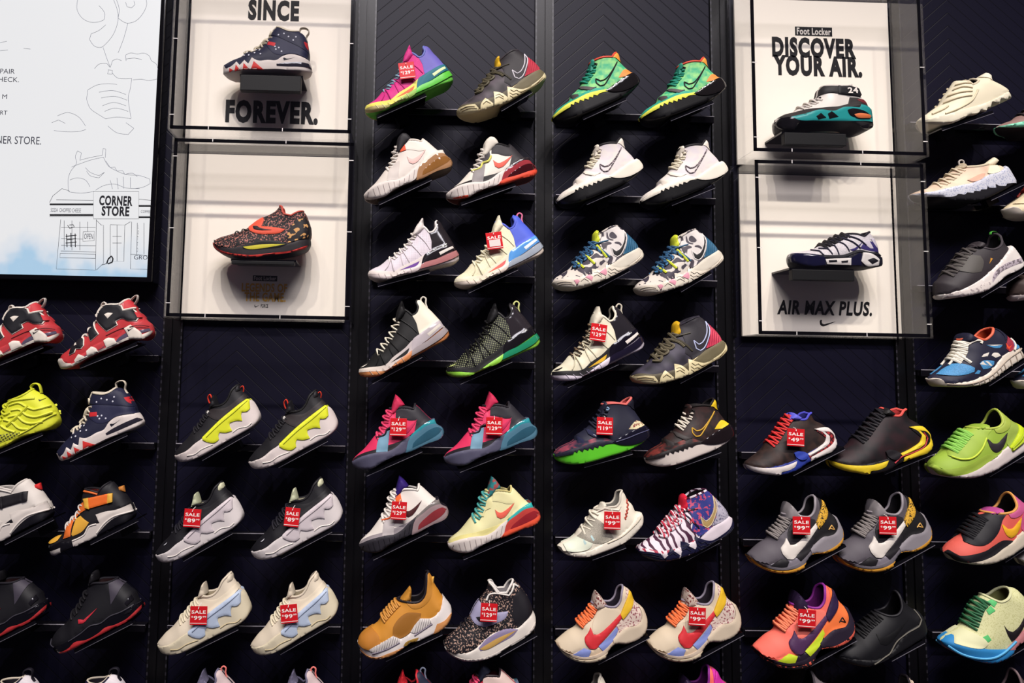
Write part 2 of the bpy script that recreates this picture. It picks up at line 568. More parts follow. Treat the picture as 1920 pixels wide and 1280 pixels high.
PARTN = {}
def fam_meshes(fname, pal):
    F = FAM[fname]
    b = Body(F) if 'body' not in F else F['body']
    F['body'] = b
    out = []
    cache = F.setdefault('geo', {})
    def emitp(key, name, col, maker, smooth=50):
        spec = pal.get(col)
        if spec is None:
            return
        if key not in cache:
            g = maker()
            cache[key] = g if isinstance(g, list) else [g]
        for v, f in cache[key]:
            out.append((name, mesh(name, v, f, smooth), spec))
    def up():
        v, f = fill(b.upper, .0055, (.0011, .0034))
        return two_sided(v, f, b.Hup(v))
    def so():
        v, f = fill(b.sole, .006, (.0025,))
        return two_sided(v, f, b.Hso(v), rim=len(b.sole))
    emitp('upper', 'upper', 'up', up)
    emitp('sole', F.get('sn', 'midsole'), 'mid', so)
    if len(b.col) > 2:
        def lining():
            v, f = fill(b.upper, .008)
            k = segdist(v, b.col[:-1], b.col[1:]) < .05
            f = [q for q in f if all(k[i] for i in q)]
            y = np.maximum(b.Hup(v) - .004, 0)
            return two_sided(v, f, y)
        emitp('lining', 'lining', 'lin', lining)
        def trim():
            c = b.col
            h = b.Hup(c) - .001
            P = [(p[0], -y, p[1]) for p, y in zip(c, h)] + [(p[0], y, p[1]) for p, y in zip(c[::-1], h[::-1])]
            P = P[:-1]
            return tube_vf(P, F.get('tr', .0035), 7, True)
        emitp('trim', 'collar', 'trim', trim)
    if not hasattr(b, 'off'):
        b.stack(F['parts'])
    LINES = ('rib_line', 'tread_line', 'sole_groove', 'seam', 'foam_ridge', 'fold', 'cage_rib')   # line patterns: one mesh per shoe
    done = set()
    for i, q in enumerate(F['parts']):
        name, kind, col, ps = q[:4]
        ex = q[4] if len(q) > 4 else None
        if name in LINES:
            if name in done:
                continue
            done.add(name)
            def many(nm=name):
                V, Fc = [], []
                for i2, q2 in enumerate(F['parts']):
                    if q2[0] == nm:
                        v, f = mk(q2[1], q2[3], q2[4], True, b.off[i2])
                        Fc += [tuple(k + len(V) for k in g) for g in f]
                        V += v
                return V, Fc
        def mk(kind=kind, ps=ps, ex=ex, joined=False, off=b.off[i], nm=name):
            soft = 125 if nm.startswith('lace') or 'loop' in nm or 'pull' in nm else 48
            P = b.f(pts(ps))
            if kind in 'pP':
                th = .0026 if kind == 'P' else .0010
                P = b.snap(spl(P, .0035, True))
                keep = np.linalg.norm(P - np.roll(P, 1, 0), axis=1) > 4e-4
                P = P[keep]
                v, f = fill(P, .0045)
                h = b.Hd(v)
                y = np.maximum(h + off - th * .6 * (1 - S(pdist(v, P) / .0028)), .0002)
                n, m = len(P), len(v)
                v = np.concatenate([v, P])
                y = np.concatenate([y, np.maximum(b.H(P) - .001, .0001)])
                f = f + [(i, (i + 1) % n, m + (i + 1) % n, m + i) for i in range(n)]
                if y.min() > .004:                 # one piece on each flank
                    return [([(p[0], sg * w, p[1]) for p, w in zip(v, y)], f) for sg in (-1, 1)]
                return two_sided(v, f, y)
            if kind == 'b':
                P = spl(P, .0035, True)
                v, f = fill(P, .005, (.001, .003))
                return two_sided(v, f, ex * (.75 * S(pdist(v, P) / .007) + .25 * S(pdist(v, P) / .02)))
            if kind == 't':
                P = b.snap(spl(P, .0035, False, soft))
                y = b.Hd(P) + off + .0009 - ex * .35
                V, Fc = tube_vf([(p[0], -w, p[1]) for p, w in zip(P, y)], ex, 6)
                V2, F2 = tube_vf([(p[0], w, p[1]) for p, w in zip(P, y)], ex, 6)
                if joined:
                    return V + V2, Fc + [tuple(k + len(V) for k in g) for g in F2]
                return [(V, Fc), (V2, F2)]
            if kind == 'T':
                P = spl(P, .003, False, soft)
                return tube_vf([(p[0], 0, p[1]) for p in P], ex, 7)
            if kind == 'R':            # ribbon loop across the heel or tongue
                P = spl(P, .003, False, soft)
                return tube_vf([(p[0], 0, p[1]) for p in P], [ex] * len(P), 8, flat=.3)
            if kind == 'd':
                V, Fc = [], []
                for p in P:
                    k = 7
                    ring = np.array([[p[0] + ex * math.cos(a), p[1] + ex * math.sin(a)] for a in np.arange(k) * 2 * math.pi / k])
                    for sgn in (-1, 1):
                        o = len(V)
                        y = b.Hd(np.concatenate([ring, p[None]])) + off + .0006
                        V += [(c[0], sgn * w, c[1]) for c, w in zip(ring, y)] + [(p[0], sgn * (y[-1] + .001), p[1])]
                        Fc += [(o + a, o + (a + 1) % k, o + k) for a in range(k)]
                return V, Fc
        emitp(i, name, col, many if name in LINES else mk)
    for j, lc in enumerate([F['lace']] if 'lace' in F else []):
        def laces():
            P0, P1, n, r = b.f(np.array(lc[0], float)), b.f(np.array(lc[1], float)), lc[2], lc[3]
            fr = b.front
            i0 = int(np.argmin(((fr - P0) ** 2).sum(1)))
            i1 = int(np.argmin(((fr - P1) ** 2).sum(1)))
            seg = fr[i0:i1 + 1]
            cum = np.concatenate([[0], np.cumsum(np.linalg.norm(np.diff(seg, axis=0), axis=1))])
            def pos(t):
                d = t * cum[-1]
                p = np.array([np.interp(d, cum, seg[:, 0]), np.interp(d, cum, seg[:, 1])])
                d0, d1 = max(0, d - .012), min(cum[-1], d + .012)
                a = np.array([np.interp(d1, cum, seg[:, c]) - np.interp(d0, cum, seg[:, c]) for c in (0, 1)])
                a /= np.linalg.norm(a) + 1e-9
                return p, np.array([a[1], -a[0]])     # inward normal
            V, Fc = [], []
            kk = .74
            for i in range(n):
                for sg in (1, -1):
                    path = []
                    for c in np.linspace(-1, 1, 11):
                        t = (i + .15 + .7 * (c * sg + 1) / 2) / n
                        p, nn = pos(min(max(t, 0), 1))
                        w = float(b.W(p[0]) * b.hf(p[1]))
                        d = .05 * (1 - math.sqrt(1 - (abs(c) * kk) ** 2))
                        bulge = .0035 + .002 * sg * (1 - c * c)
                        q = p + nn * (d - bulge * (1 - .6 * abs(c)))
                        path.append((q[0], c * kk * w + (.002 if c > 0 else -.002) * abs(c), q[1]))
                    v, f = tube_vf(path, r, 6)
                    Fc += [tuple(k + len(V) for k in g) for g in f]
                    V += v
            return V, Fc
        emitp('laces', 'laces', 'lace', laces)
    return b, out

_BUILT = {}
def shoe(name, fam, a, bpx, pal, label, y=-0.125, yaw=0, flat=1.0, group='sneakers on the wall shelves', cat='sneaker'):
    key = (fam, repr(sorted(pal.items())))
    if key not in _BUILT:
        _BUILT[key] = fam_meshes(fam, pal)
    b, parts = _BUILT[key]
    A3, B3 = at(*a, y), at(*bpx, y)
    wa, wb = A3[[0, 2]], B3[[0, 2]]
    la = b.B - b.A
    k = np.linalg.norm(wb - wa) / np.linalg.norm(la)
    th = math.atan2(*(wb - wa)[::-1]) - math.atan2(la[1], la[0])
    c, s = math.cos(th), math.sin(th)
    o = wa - k * np.array([c * b.A[0] - s * b.A[1], s * b.A[0] + c * b.A[1]])
    e = empty(name, (o[0], y, o[1]), (0, -th, R(yaw)), k)
    e.scale[2] = k * flat
    tag(e, label, cat, group)
    for pn, me, spec in parts:
        link(pn, me, e, mat(spec))
    e['_'] = 0
    del e['_']
    return e, b, k, th

# ------------------------------------------------------------------ shoe shapes (side outlines and overlays)
FAM = {}
FAM['knit'] = dict(A=(890, 735), B=(1775, 460),
  top="890,735 905,700 940,670 985,643 1030,600 1062,562 1100,542 1140,492 1185,442 1225,390 1255,330 1280,262 1300,205 1322,160",
  col="1322,160 1395,205 1435,246 1470,236 1500,180 1490,122 1502,102", heel="1502,102 1525,105 1550,125 1585,175 1625,220 1660,265 1700,320 1728,372 1755,410",
  st="890,735 1000,742 1160,735 1260,670 1405,580 1480,450 1600,370 1690,318 1728,372 1770,420 1775,460", sb="1740,500 1600,563 1400,652 1250,714 1160,752 1085,786 1000,793 930,781 897,760", sn='outsole',
  parts=[('tongue', 'b', 'tng', "1270,300 1295,200 1320,150 1345,98 1362,97 1378,165 1398,208 1360,262 1310,300", .034),
   ('heel_counter', 'p', 'shell', "1440,255 1475,236 1502,180 1492,112 1520,103 1552,125 1592,175 1632,222 1668,268 1704,318 1735,380 1600,440 1500,470 1482,400 1472,330"),
   ('midsole', 'p', 'wf', "892,722 905,705 1000,700 1150,690 1230,625 1340,555 1420,485 1500,440 1430,570 1405,585 1260,672 1160,740 1000,740 894,738"),
   ('midsole_wedge', 'p', 'wr', "1405,585 1425,480 1500,428 1600,368 1690,314 1728,374 1560,492"),
   ('air_unit', 'p', 'air', "1405,588 1560,500 1700,408 1735,380 1772,416 1702,480 1560,558 1393,634"),
   ('toe_rand', 'p', 'outf', "890,742 1000,742 1160,742 1260,675 1408,578 1393,636 1250,716 1160,755 1085,788 1000,796 930,784 893,760"),
   ('heel_insert', 'p', 'ins', "1560,438 1688,350 1702,368 1580,462"),
   ('check_logo', 'p', 'slit', "1204,675 1384,554 1366,598 1256,654"),
   ('rib_line', 't', 'rib', "1000,735 1030,775", .0008),
   ('rib_line', 't', 'rib', "1060,730 1095,775", .0008), ('rib_line', 't', 'rib', "1120,722 1150,750", .0008), ('rib_line', 't', 'rib', "1180,705 1210,730", .0008), ('rib_line', 't', 'rib', "1240,670 1270,705", .0008), ('rib_line', 't', 'rib', "1300,635 1330,680", .0008),
   ('seam', 't', 'seam', "1095,545 1150,690", .0016), ('seam', 't', 'seam', "1095,545 1085,640 1060,690", .0016), ('seam', 't', 'seam', "1185,440 1290,585", .0016), ('seam', 't', 'seam', "1185,445 1200,540 1230,620", .0016), ('seam', 't', 'seam', "1245,360 1400,500", .0016), ('seam', 't', 'seam', "1300,260 1420,360 1470,420", .0016),
   ('pull_loop', 'T', 'loop', "1515,300 1588,195 1545,140 1536,98 1560,76 1584,92 1580,140 1592,192", .0026),
   ('toe_logo', 'p', 'tsw', "915,692 985,664 940,690")],
  lace=((1062, 562), (1290, 235), 6, .0026))
FAM['lowair'] = dict(A=(890, 670), B=(1742, 440),
  top="890,670 905,640 925,618 960,590 1000,560 1050,510 1090,465 1115,440 1150,420 1175,378 1200,330 1215,270 1240,235 1262,205",
  col="1262,205 1320,214 1350,202 1400,203 1450,215 1475,226 1488,208 1497,180", heel="1497,180 1530,210 1570,255 1605,295 1640,330 1672,370 1720,410",
  st="890,660 1000,607 1130,582 1230,577 1300,547 1370,492 1430,455 1500,405 1600,342 1665,322 1682,370 1735,410 1745,445", sb="1742,462 1727,490 1560,548 1440,592 1365,608 1250,637 1150,682 1085,718 1000,726 930,713 896,692", sn='outsole',
  parts=[('tongue', 'b', 'tng', "1210,320 1240,238 1255,170 1285,130 1310,116 1350,124 1385,165 1397,205 1340,245 1270,320", .034), ('tongue', 'b', 'tngp', "1225,310 1261,245 1297,143 1321,79 1340,95 1369,127 1403,182 1364,215 1300,270", .032),
   ('mudguard', 'p', 'mud', "897,650 920,626 1000,586 1120,553 1230,525 1380,480 1460,430 1372,494 1300,549 1230,578 1130,584 1000,608"),
   ('heel_counter', 'p', 'hc', "1318,220 1350,198 1400,199 1475,223 1487,204 1497,176 1535,210 1575,256 1612,296 1642,332 1560,400 1470,436 1500,320 1440,320 1370,300 1312,292"),
   ('eyestay', 'p', 'eye', "1118,438 1152,418 1178,374 1202,328 1217,272 1242,236 1275,226 1300,300 1290,350 1240,372 1222,420 1150,432 1130,452"),
   ('strap', 'p', 'strap', "1155,450 1252,393 1222,577 1120,577"),
   ('edge_trim', 't', 'zig', "1128,452 1205,432 1230,385 1282,368 1308,318", .003),
   ('midsole', 'p', 'mid2', "888,662 920,640 1000,605 1130,580 1230,575 1300,545 1370,490 1432,453 1418,500 1390,572 1372,592 1250,638 1150,684 1085,716 1000,725 930,715 895,694"),
   ('heel_clip', 'p', 'clip', "1432,462 1500,402 1600,340 1667,320 1684,372 1600,375 1520,420 1420,500"),
   ('air_unit', 'p', 'air', "1425,480 1520,415 1600,370 1682,368 1737,410 1748,450 1730,482 1560,540 1440,588 1385,600 1393,565"),
   ('air_window', 'p', 'airw', "1455,525 1540,455 1620,408 1690,396 1724,420 1700,447 1560,517 1445,562"),
   ('heel_outsole', 'p', 'out', "1388,570 1560,505 1738,440 1746,462 1728,492 1560,550 1440,595 1362,610"),
   ('toe_outsole', 'p', 'tout', "945,714 1085,700 1085,722 1000,730"),
   ('check_logo', 'p', 'sw', "1325,362 1338,424 1370,442 1412,426 1506,312 1412,378 1372,392 1342,378"),
   ('lace_plate', 'p', 'orn', "1268,262 1290,232 1318,226 1325,296 1272,306"),
   ] + [('rib_line', 't', 'rib', "%d,%d %d,%d" % q, .0009) for q in [(940, 655, 920, 700), (985, 635, 1000, 700), (1030, 622, 1045, 700), (1080, 612, 1090, 695), (1130, 605, 1140, 672), (1180, 600, 1185, 655), (1230, 592, 1230, 635), (1280, 575, 1270, 620), (1330, 545, 1315, 600), (1380, 505, 1360, 580)]],
  lace=((1112, 442), (1262, 215), 5, .0032))
FAM['strike'] = dict(A=(125, 815), B=(948, 470),
  top="125,815 165,750 220,710 285,660 300,612 345,570 385,530 415,480 450,430 480,390 487,340 490,300", col="490,300 560,276 620,266 680,266 705,232 742,195",
  heel="742,195 762,222 776,290 800,320 850,375 875,410 900,428", st="124,815 220,745 330,690 430,640 530,608 600,598 700,528 800,458 876,414 920,438 948,470", sb="940,500 895,548 850,592 700,690 600,735 450,805 330,850 220,870 155,858 127,830", sn='outsole',
  parts=[('tongue', 'b', 'tng', "470,400 488,300 500,268 520,270 532,300 520,360 495,400", .03),
   ('heel_spike', 'p', 'spk', "683,268 705,230 742,193 764,222 780,296 750,290 720,272"),
   ('heel_patch', 'p', 'hp', "725,477 775,400 800,388 870,412 880,430 800,462"),
   ('toe_overlay', 'p', 'toe', "135,800 165,750 222,706 290,655 340,650 480,585 560,590 600,605 430,645 330,695 220,750"),
   ('rand', 'p', 'rand', "126,812 220,745 330,690 430,640 530,612 600,600 660,612 535,640 510,662 475,656 468,682 435,676 426,704 390,694 381,718 346,708 336,738 301,722 291,752 266,742 262,768 132,830"),
   ('midsole', 'p', 'heelm', "590,612 700,528 800,458 878,412 922,438 950,468 940,492 880,548 780,602 660,622"),
   ('midsole_line', 't', 'hl', "620,605 720,555 830,490 915,452", .0016),
   ('lace_strap', 'P', 'str', "370,548 385,536 480,575 512,572 452,607 380,577"), ('lace_strap', 'P', 'str', "294,612 345,635 350,660 300,676"),
   ('check_outline', 't', 'swo', "515,485 516,530 545,560 582,553 622,500 675,410 727,312 655,430 592,498 552,510 515,485", .0019),
   ('check_logo', 'p', 'sw', "515,485 516,530 545,560 582,553 622,500 727,312 655,430 592,498 552,510"),
   ('eyelet', 't', 'ey', "515,330 525,318 540,328 532,343 518,340", .0022)],
  lace=((405, 500), (486, 345), 4, .0028))
FAM['teeth'] = dict(A=(872, 690), B=(1758, 400),
  top="874,690 885,660 930,620 1000,575 1040,548 1062,520 1110,470 1142,420 1190,370 1240,310 1280,262 1322,214", col="1322,214 1390,172 1450,142 1520,124",
  heel="1520,124 1552,148 1600,195 1650,245 1700,310 1720,350 1745,380", st="874,682 900,668 1050,665 1150,642 1250,612 1330,570 1400,522 1500,455 1620,385 1700,344 1740,356 1758,396", sb="1745,442 1650,512 1500,592 1350,672 1200,722 1080,752 990,753 900,731 876,704",
  parts=[('tongue_tab', 'b', 'tab', "1250,330 1268,300 1286,190 1312,164 1330,182 1326,225 1346,270 1330,300", .028),
   ('ankle_panel', 'p', 'ank', "1322,218 1390,174 1450,144 1520,126 1552,150 1592,190 1570,330 1500,455 1400,522 1330,470 1345,400 1330,300"),
   ('heel_counter', 'p', 'hc', "1532,425 1570,330 1592,188 1640,238 1705,312 1700,350 1600,395"),
   ('midsole_heel', 'p', 'mh', "1400,545 1500,458 1620,388 1700,346 1742,368 1700,432 1620,497 1510,556"),
   ('foot_band', 'p', 'band', "880,682 900,664 1050,662 1150,640 1250,610 1330,568 1400,520 1350,640 1210,720 1080,720 990,735 900,720"),
   ('rand_tooth', 'p', 'th', "876,684 960,676 1035,680 1066,722 1060,750 980,753 900,731 874,702"), ('rand_tooth', 'p', 'th', "1088,692 1135,628 1206,690 1200,722 1085,750"), ('rand_tooth', 'p', 'th', "1218,690 1220,568 1282,580 1352,636 1340,676 1212,718"),
   ('rand_tooth', 'p', 'th', "1350,632 1355,522 1450,552 1512,556 1620,500 1700,435 1742,366 1760,398 1746,442 1650,512 1500,592 1352,670"),
   ('rand_spike', 'p', 'spk', "1045,682 1078,672 1100,690 1070,722"), ('rand_spike', 'p', 'spk', "1150,650 1195,625 1225,650 1212,688"), ('rand_spike', 'p', 'spk', "1290,605 1350,560 1362,610 1348,632")]
   + [('tread_line', 't', 'tl', s, .0009) for s in ("1380,560 1410,580 1440,565 1470,585 1510,575 1620,520 1710,440", "1370,590 1400,612 1430,600 1470,612 1530,595 1640,520 1730,440", "1370,620 1400,638 1440,625 1480,630 1560,590", "1235,610 1270,600 1310,630", "1232,640 1265,625 1310,652", "1110,690 1140,665 1180,690", "900,700 960,692 1030,705", "910,720 970,712 1050,725")]
   + [('check_outline', 't', 'swo', "1420,352 1438,428 1475,446 1510,424 1550,350 1582,222 1562,172 1545,290 1500,370 1465,390 1420,352", .0017),
   ('check_logo', 'p', 'sw', "1420,345 1436,425 1475,450 1512,428 1552,350 1575,190 1540,290 1498,365 1462,385"),
   ('lace_loop', 't', 'lp', "1060,540 1110,540 1130,500 1090,500 1110,470 1160,480 1190,450 1150,440 1150,415 1210,430 1245,400 1200,370 1215,345 1290,370 1330,410", .0042), ('lace_loop', 't', 'lp2', "1400,282 1330,300 1260,320 1220,350 1290,350 1340,390 1400,450", .0030),
   ('lace_strap', 't', 'ls', "1290,330 1370,455", .0038), ('lace_strap', 't', 'ls', "1180,430 1250,520", .0038), ('lace_strap', 't', 'ls', "1100,490 1150,560", .0038)],
  lace=((1062, 520), (1275, 268), 5, .0042))
FAM['wing'] = dict(A=(135, 825), B=(953, 450),
  top="135,825 148,795 165,770 200,722 260,660 310,592 370,530 400,478 440,420 465,388", col="465,388 520,356 570,350 620,328 655,285 690,200 737,150",
  heel="737,150 772,200 805,240 850,290 882,320 905,350", st="135,822 200,805 290,768 370,700 450,638 600,480 720,380 838,288 890,320 935,388 953,450", sb="940,502 880,562 780,622 650,692 500,782 380,842 280,872 200,878 158,860",
  parts=[('tongue', 'b', 'tng', "462,385 476,320 492,260 512,246 528,290 545,345 520,372", .032),
   ('collar_spike', 'b', 'hs', "680,236 706,180 733,148 752,160 768,200 740,250 700,262", .026),
   ('side_strap', 'p', 'strap', "435,395 500,380 640,368 700,330 800,238 832,272 600,490 575,488 468,440"),
   ('side_wing', 'P', 'wing', "440,642 600,478 832,284 856,290 872,372 850,400 802,406 795,430 806,490 742,490 690,510 690,535 715,582 660,600 600,596 590,620 596,662 560,692 490,686 446,666"),
   ('wing_crease', 't', 'cr', "480,640 600,520 740,400 845,300", .0014),
   ('sole_line', 't', 'sl', "300,812 370,800 440,752 540,710", .0014), ('sole_line', 't', 'sl', "720,600 770,562 860,540 892,508", .0014),
   ('tongue_pull', 'R', 'pull', "462,330 445,275 462,246 484,290 490,345", .007), ('heel_pull', 'R', 'hpull', "738,250 752,190 776,164 787,186 782,232", .006),
   ('eyelet', 't', 'ey', "452,412 460,402 470,410 462,420 452,414", .0022), ('toe_logo', 'p', 'tsw', "240,722 275,692 258,716")],
  lace=((320, 580), (460, 392), 5, .0026))
FAM['hoop'] = dict(A=(870, 565), B=(1806, 370),
  top="870,565 880,545 920,518 1000,470 1070,420 1110,370 1160,330 1210,270 1260,210 1310,150 1352,112 1395,88", col="1395,88 1410,150 1440,152 1500,152 1545,108 1580,95 1604,112",
  heel="1604,112 1620,165 1700,215 1762,270 1800,330 1806,350", st="868,565 1000,592 1200,562 1320,530 1450,482 1600,420 1700,378 1790,330 1806,362", sb="1795,412 1750,462 1600,522 1470,562 1350,622 1250,657 1140,674 1050,666 950,646 886,606",
  parts=[('tongue', 'b', 'tng', "1330,150 1392,88 1412,80 1482,132 1470,160 1420,170", .034),
   ('midfoot_shank', 'p', 'mid2', "1310,470 1400,470 1452,490 1478,555 1350,624 1250,660 1150,668 1225,575 1322,548"),
   ('heel_window', 'p', 'win', "1580,270 1720,262 1790,320 1780,400 1700,460 1470,550 1450,500 1600,430 1690,370"),
   ('heel_hoop', 'P', 'hoop', "1562,252 1640,244 1722,250 1778,290 1808,350 1797,412 1750,464 1640,504 1540,542 1470,558 1474,520 1600,470 1700,420 1758,370 1760,322 1722,290 1655,282 1700,330 1692,385 1640,430 1560,468 1462,508 1443,490 1580,430 1648,380 1665,322 1630,282"),
   ('toe_rand', 'P', 'toe', "868,565 940,590 1120,594 1230,575 1322,548 1290,602 1150,642 1140,674 1050,668 955,650 886,610"),
   ('red_line', 't', 'rl', "1380,572 1450,515 1560,480 1680,420 1720,350 1690,300", .0018), ('side_panel', 'p', 'sp', "1305,470 1340,455 1420,468 1445,490 1420,530 1370,540 1320,510")],
  lace=((1110, 372), (1385, 95), 7, .0032))
FAM['trail_low'] = dict(A=(105, 665), B=(956, 440),
  top="105,665 125,645 150,625 220,570 300,520 312,480 360,430 400,400 430,352 452,310", col="452,310 530,305 590,320 650,318 690,280 720,182 742,148",
  heel="742,148 762,156 810,190 832,250 870,300 918,338 948,398 956,440", st="103,660 140,700 200,725 300,702 400,682 480,657 600,602 640,572 750,490 850,460 890,408 872,310 920,335 950,398 956,445", sb="930,532 860,592 740,637 620,642 555,720 545,750 450,786 350,801 250,791 170,757 115,692",
  parts=[('tongue', 'b', 'tng', "450,365 456,300 468,250 490,198 530,240 592,322 560,345 500,360", .034),
   ('heel_panel', 'p', 'hpan', "640,480 720,400 742,290 760,160 812,192 834,250 872,304 892,400 852,462 762,487 650,555"),
   ('quarter', 'p', 'qt', "432,470 500,360 545,326 592,320 690,345 700,380 560,500 470,560 425,545"),
   ('toe_panel', 'p', 'tp', "103,660 140,698 200,725 300,702 360,672 345,740 245,740 160,720 118,690"),
   ('side_panel', 'p', 'sp', "245,737 340,672 402,690 380,742 330,748"), ('side_panel', 'p', 'sp', "472,652 560,580 652,484 662,520 602,612 512,692"),
   ('check_logo', 'P', 'sw', "350,592 385,545 410,498 430,556 470,552 560,492 730,338 752,350 640,482 500,622 440,672 390,672 356,632"),
   ('rear_midsole', 'p', 'rear', "610,592 650,555 750,488 792,485 852,462 893,408 892,350 870,306 922,334 953,398 958,460 932,532 862,594 742,640 618,645"),
   ('front_midsole', 'p', 'fm', "103,662 140,700 200,728 330,748 380,742 500,700 602,612 620,640 556,722 450,750 350,765 250,760 170,730 112,690"),
   ('front_outsole', 'p', 'fo', "108,678 170,735 250,768 350,775 450,755 555,705 548,752 450,788 350,803 250,793 168,758 112,694"),
   ('rear_outsole', 'p', 'ro', "620,635 740,615 850,565 930,490 958,425 955,470 932,534 862,594 742,640"),
   ('heel_pull', 'P', 'hp', "690,382 730,300 790,178 822,200 832,250 742,392 710,422"), ('heel_emblem', 't', 'em', "800,430 830,392 852,430 812,420", .0016),
   ('tongue_badge', 'p', 'bad', "462,300 468,240 540,280 475,330")],
  lace=((312, 500), (450, 330), 6, .0034))
FAM['strapknit'] = dict(A=(920, 745), B=(1786, 510),
  top="918,745 935,718 960,690 1000,660 1060,610 1120,560 1162,500 1200,420 1240,360 1290,302 1325,245 1338,182", col="1338,182 1370,192 1400,238 1432,270 1500,265 1540,202 1570,168",
  heel="1570,168 1602,186 1660,250 1712,320 1748,400 1760,450", st="918,740 940,782 1000,802 1120,790 1200,750 1280,682 1360,622 1500,580 1600,568 1680,500 1752,436 1780,480 1786,512", sb="1770,572 1680,652 1500,752 1350,832 1200,866 1080,871 980,842 928,796",
  parts=[('heel_counter', 'p', 'hc', "1560,300 1640,240 1712,320 1750,402 1752,440 1680,500 1600,568 1560,500"),
   ('midsole_insert', 'p', 'ins', "1232,742 1300,670 1400,610 1500,580 1602,583 1560,632 1450,692 1330,747 1250,767"), ('midsole_stripe', 'p', 'gold', "1242,748 1400,660 1585,590 1450,680 1285,757"),
   ('outsole', 'p', 'out', "925,775 980,822 1080,848 1200,842 1350,805 1500,728 1680,628 1775,530 1772,575 1680,654 1500,754 1350,834 1200,868 1080,873 980,845 928,800"),
   ('strap', 'P', 'strap', "1153,482 1240,348 1282,400 1292,470 1420,440 1512,430 1490,482 1400,532 1290,562 1200,542"),
   ('check_logo', 'P', 'sw', "1212,490 1240,520 1290,520 1400,480 1290,492 1255,480"),
   ('collar_line', 't', 'cl', "1312,342 1338,292 1400,275 1520,290 1550,250 1572,192 1612,215", .003), ('tongue_line', 't', 'cl', "1340,185 1372,215 1410,268", .003)],
  lace=((1060, 610), (1150, 525), 2, .002))
FAM['fin'] = dict(A=(105, 740), B=(995, 440), wk=1.0,
  top="105,738 110,715 122,690 170,640 230,602 290,560 322,510 390,430 440,376 475,345", col="475,345 540,346 600,350 680,340 728,290 745,200 748,100 768,88",
  heel="768,88 800,132 828,200 862,250 900,308 930,340 980,400", st="103,735 140,762 220,770 290,722 440,635 500,656 600,602 640,542 690,485 780,486 850,440 890,380 906,308 942,350 985,400 995,442", sb="978,510 920,574 850,615 760,655 680,688 600,705 520,762 400,824 280,858 200,854 140,812 108,770",
  parts=[('tongue', 'b', 'tng', "500,345 550,282 590,230 606,250 604,345 560,370", .034),
   ('heel_fin', 'b', 'fin', "775,260 800,140 824,134 822,182 800,262", .016),
   ('collar_pad', 'p', 'pad', "560,352 600,350 680,340 730,290 747,200 750,98 770,90 800,200 790,300 700,390 620,400"),
   ('toe_cap', 'p', 'toe', "106,738 112,712 124,688 172,638 235,600 300,640 330,720 240,770 150,762"),
   ('side_panel', 'p', 'pan', "440,560 560,440 700,440 690,485 640,542 600,602 500,656 440,640"),
   ('midsole_wave', 'p', 'wave', "215,770 290,720 320,705 440,633 502,658 490,690 380,740 260,790"), ('midsole_wave', 'p', 'wave', "602,600 640,540 690,484 782,486 800,520 740,560 640,610"),
   ('outsole', 'p', 'out', "125,800 200,832 280,835 400,788 540,735 500,775 400,826 280,860 200,856 140,815"), ('heel_outsole', 'p', 'out', "815,630 850,532 920,505 988,455 996,455 978,514 920,576 850,617"),
   ('midsole_line', 't', 'ln', "250,802 400,742 502,690", .0022), ('midsole_line', 't', 'ln', "640,632 740,570 805,530", .0022), ('side_plate', 'p', 'plate', "540,720 560,690 680,650 660,682 560,722")],
  lace=((322, 512), (470, 350), 6, .003))
FAM['zig'] = dict(A=(125, 620), B=(938, 330),
  top="125,618 140,605 180,580 240,558 290,520 330,462 370,438 420,352 452,298 478,278", col="478,278 540,262 600,245 660,236 692,200 712,120 740,104",
  heel="740,104 762,130 792,190 832,230 870,300 900,308", st="124,620 180,662 250,652 400,622 500,572 620,520 700,480 760,430 868,312 920,304 938,330", sb="920,392 860,452 760,542 640,602 500,652 380,687 280,693 190,682 140,646",
  parts=[('tongue', 'b', 'tng', "490,290 520,258 545,214 575,212 588,245 560,275", .03),
   ('vamp_mesh', 'p', 'vm', "300,520 372,436 425,350 470,350 560,420 620,515 500,565 420,560"), ('toe_overlay', 'p', 'toe', "170,590 240,560 300,520 420,562 400,600 250,645 190,640"),
   ('midsole_line', 't', 'ml', "560,560 700,500 800,420 890,330", .0016),
   ('eyelet_patch', 'p', 'ep', "345,530 365,560 350,580 340,555"), ('eyelet_patch', 'p', 'ep', "415,490 440,530 425,545 405,505"),
   ('zigzag_stitch', 't', 'zz', "776,178 766,205 780,220 762,240 772,258 752,272 762,290 742,302 752,320 734,335 742,350", .0024), ('collar_line', 't', 'cl', "480,300 545,262 600,262 680,270 700,235", .0024)],
  lace=((332, 460), (470, 285), 3, .003))
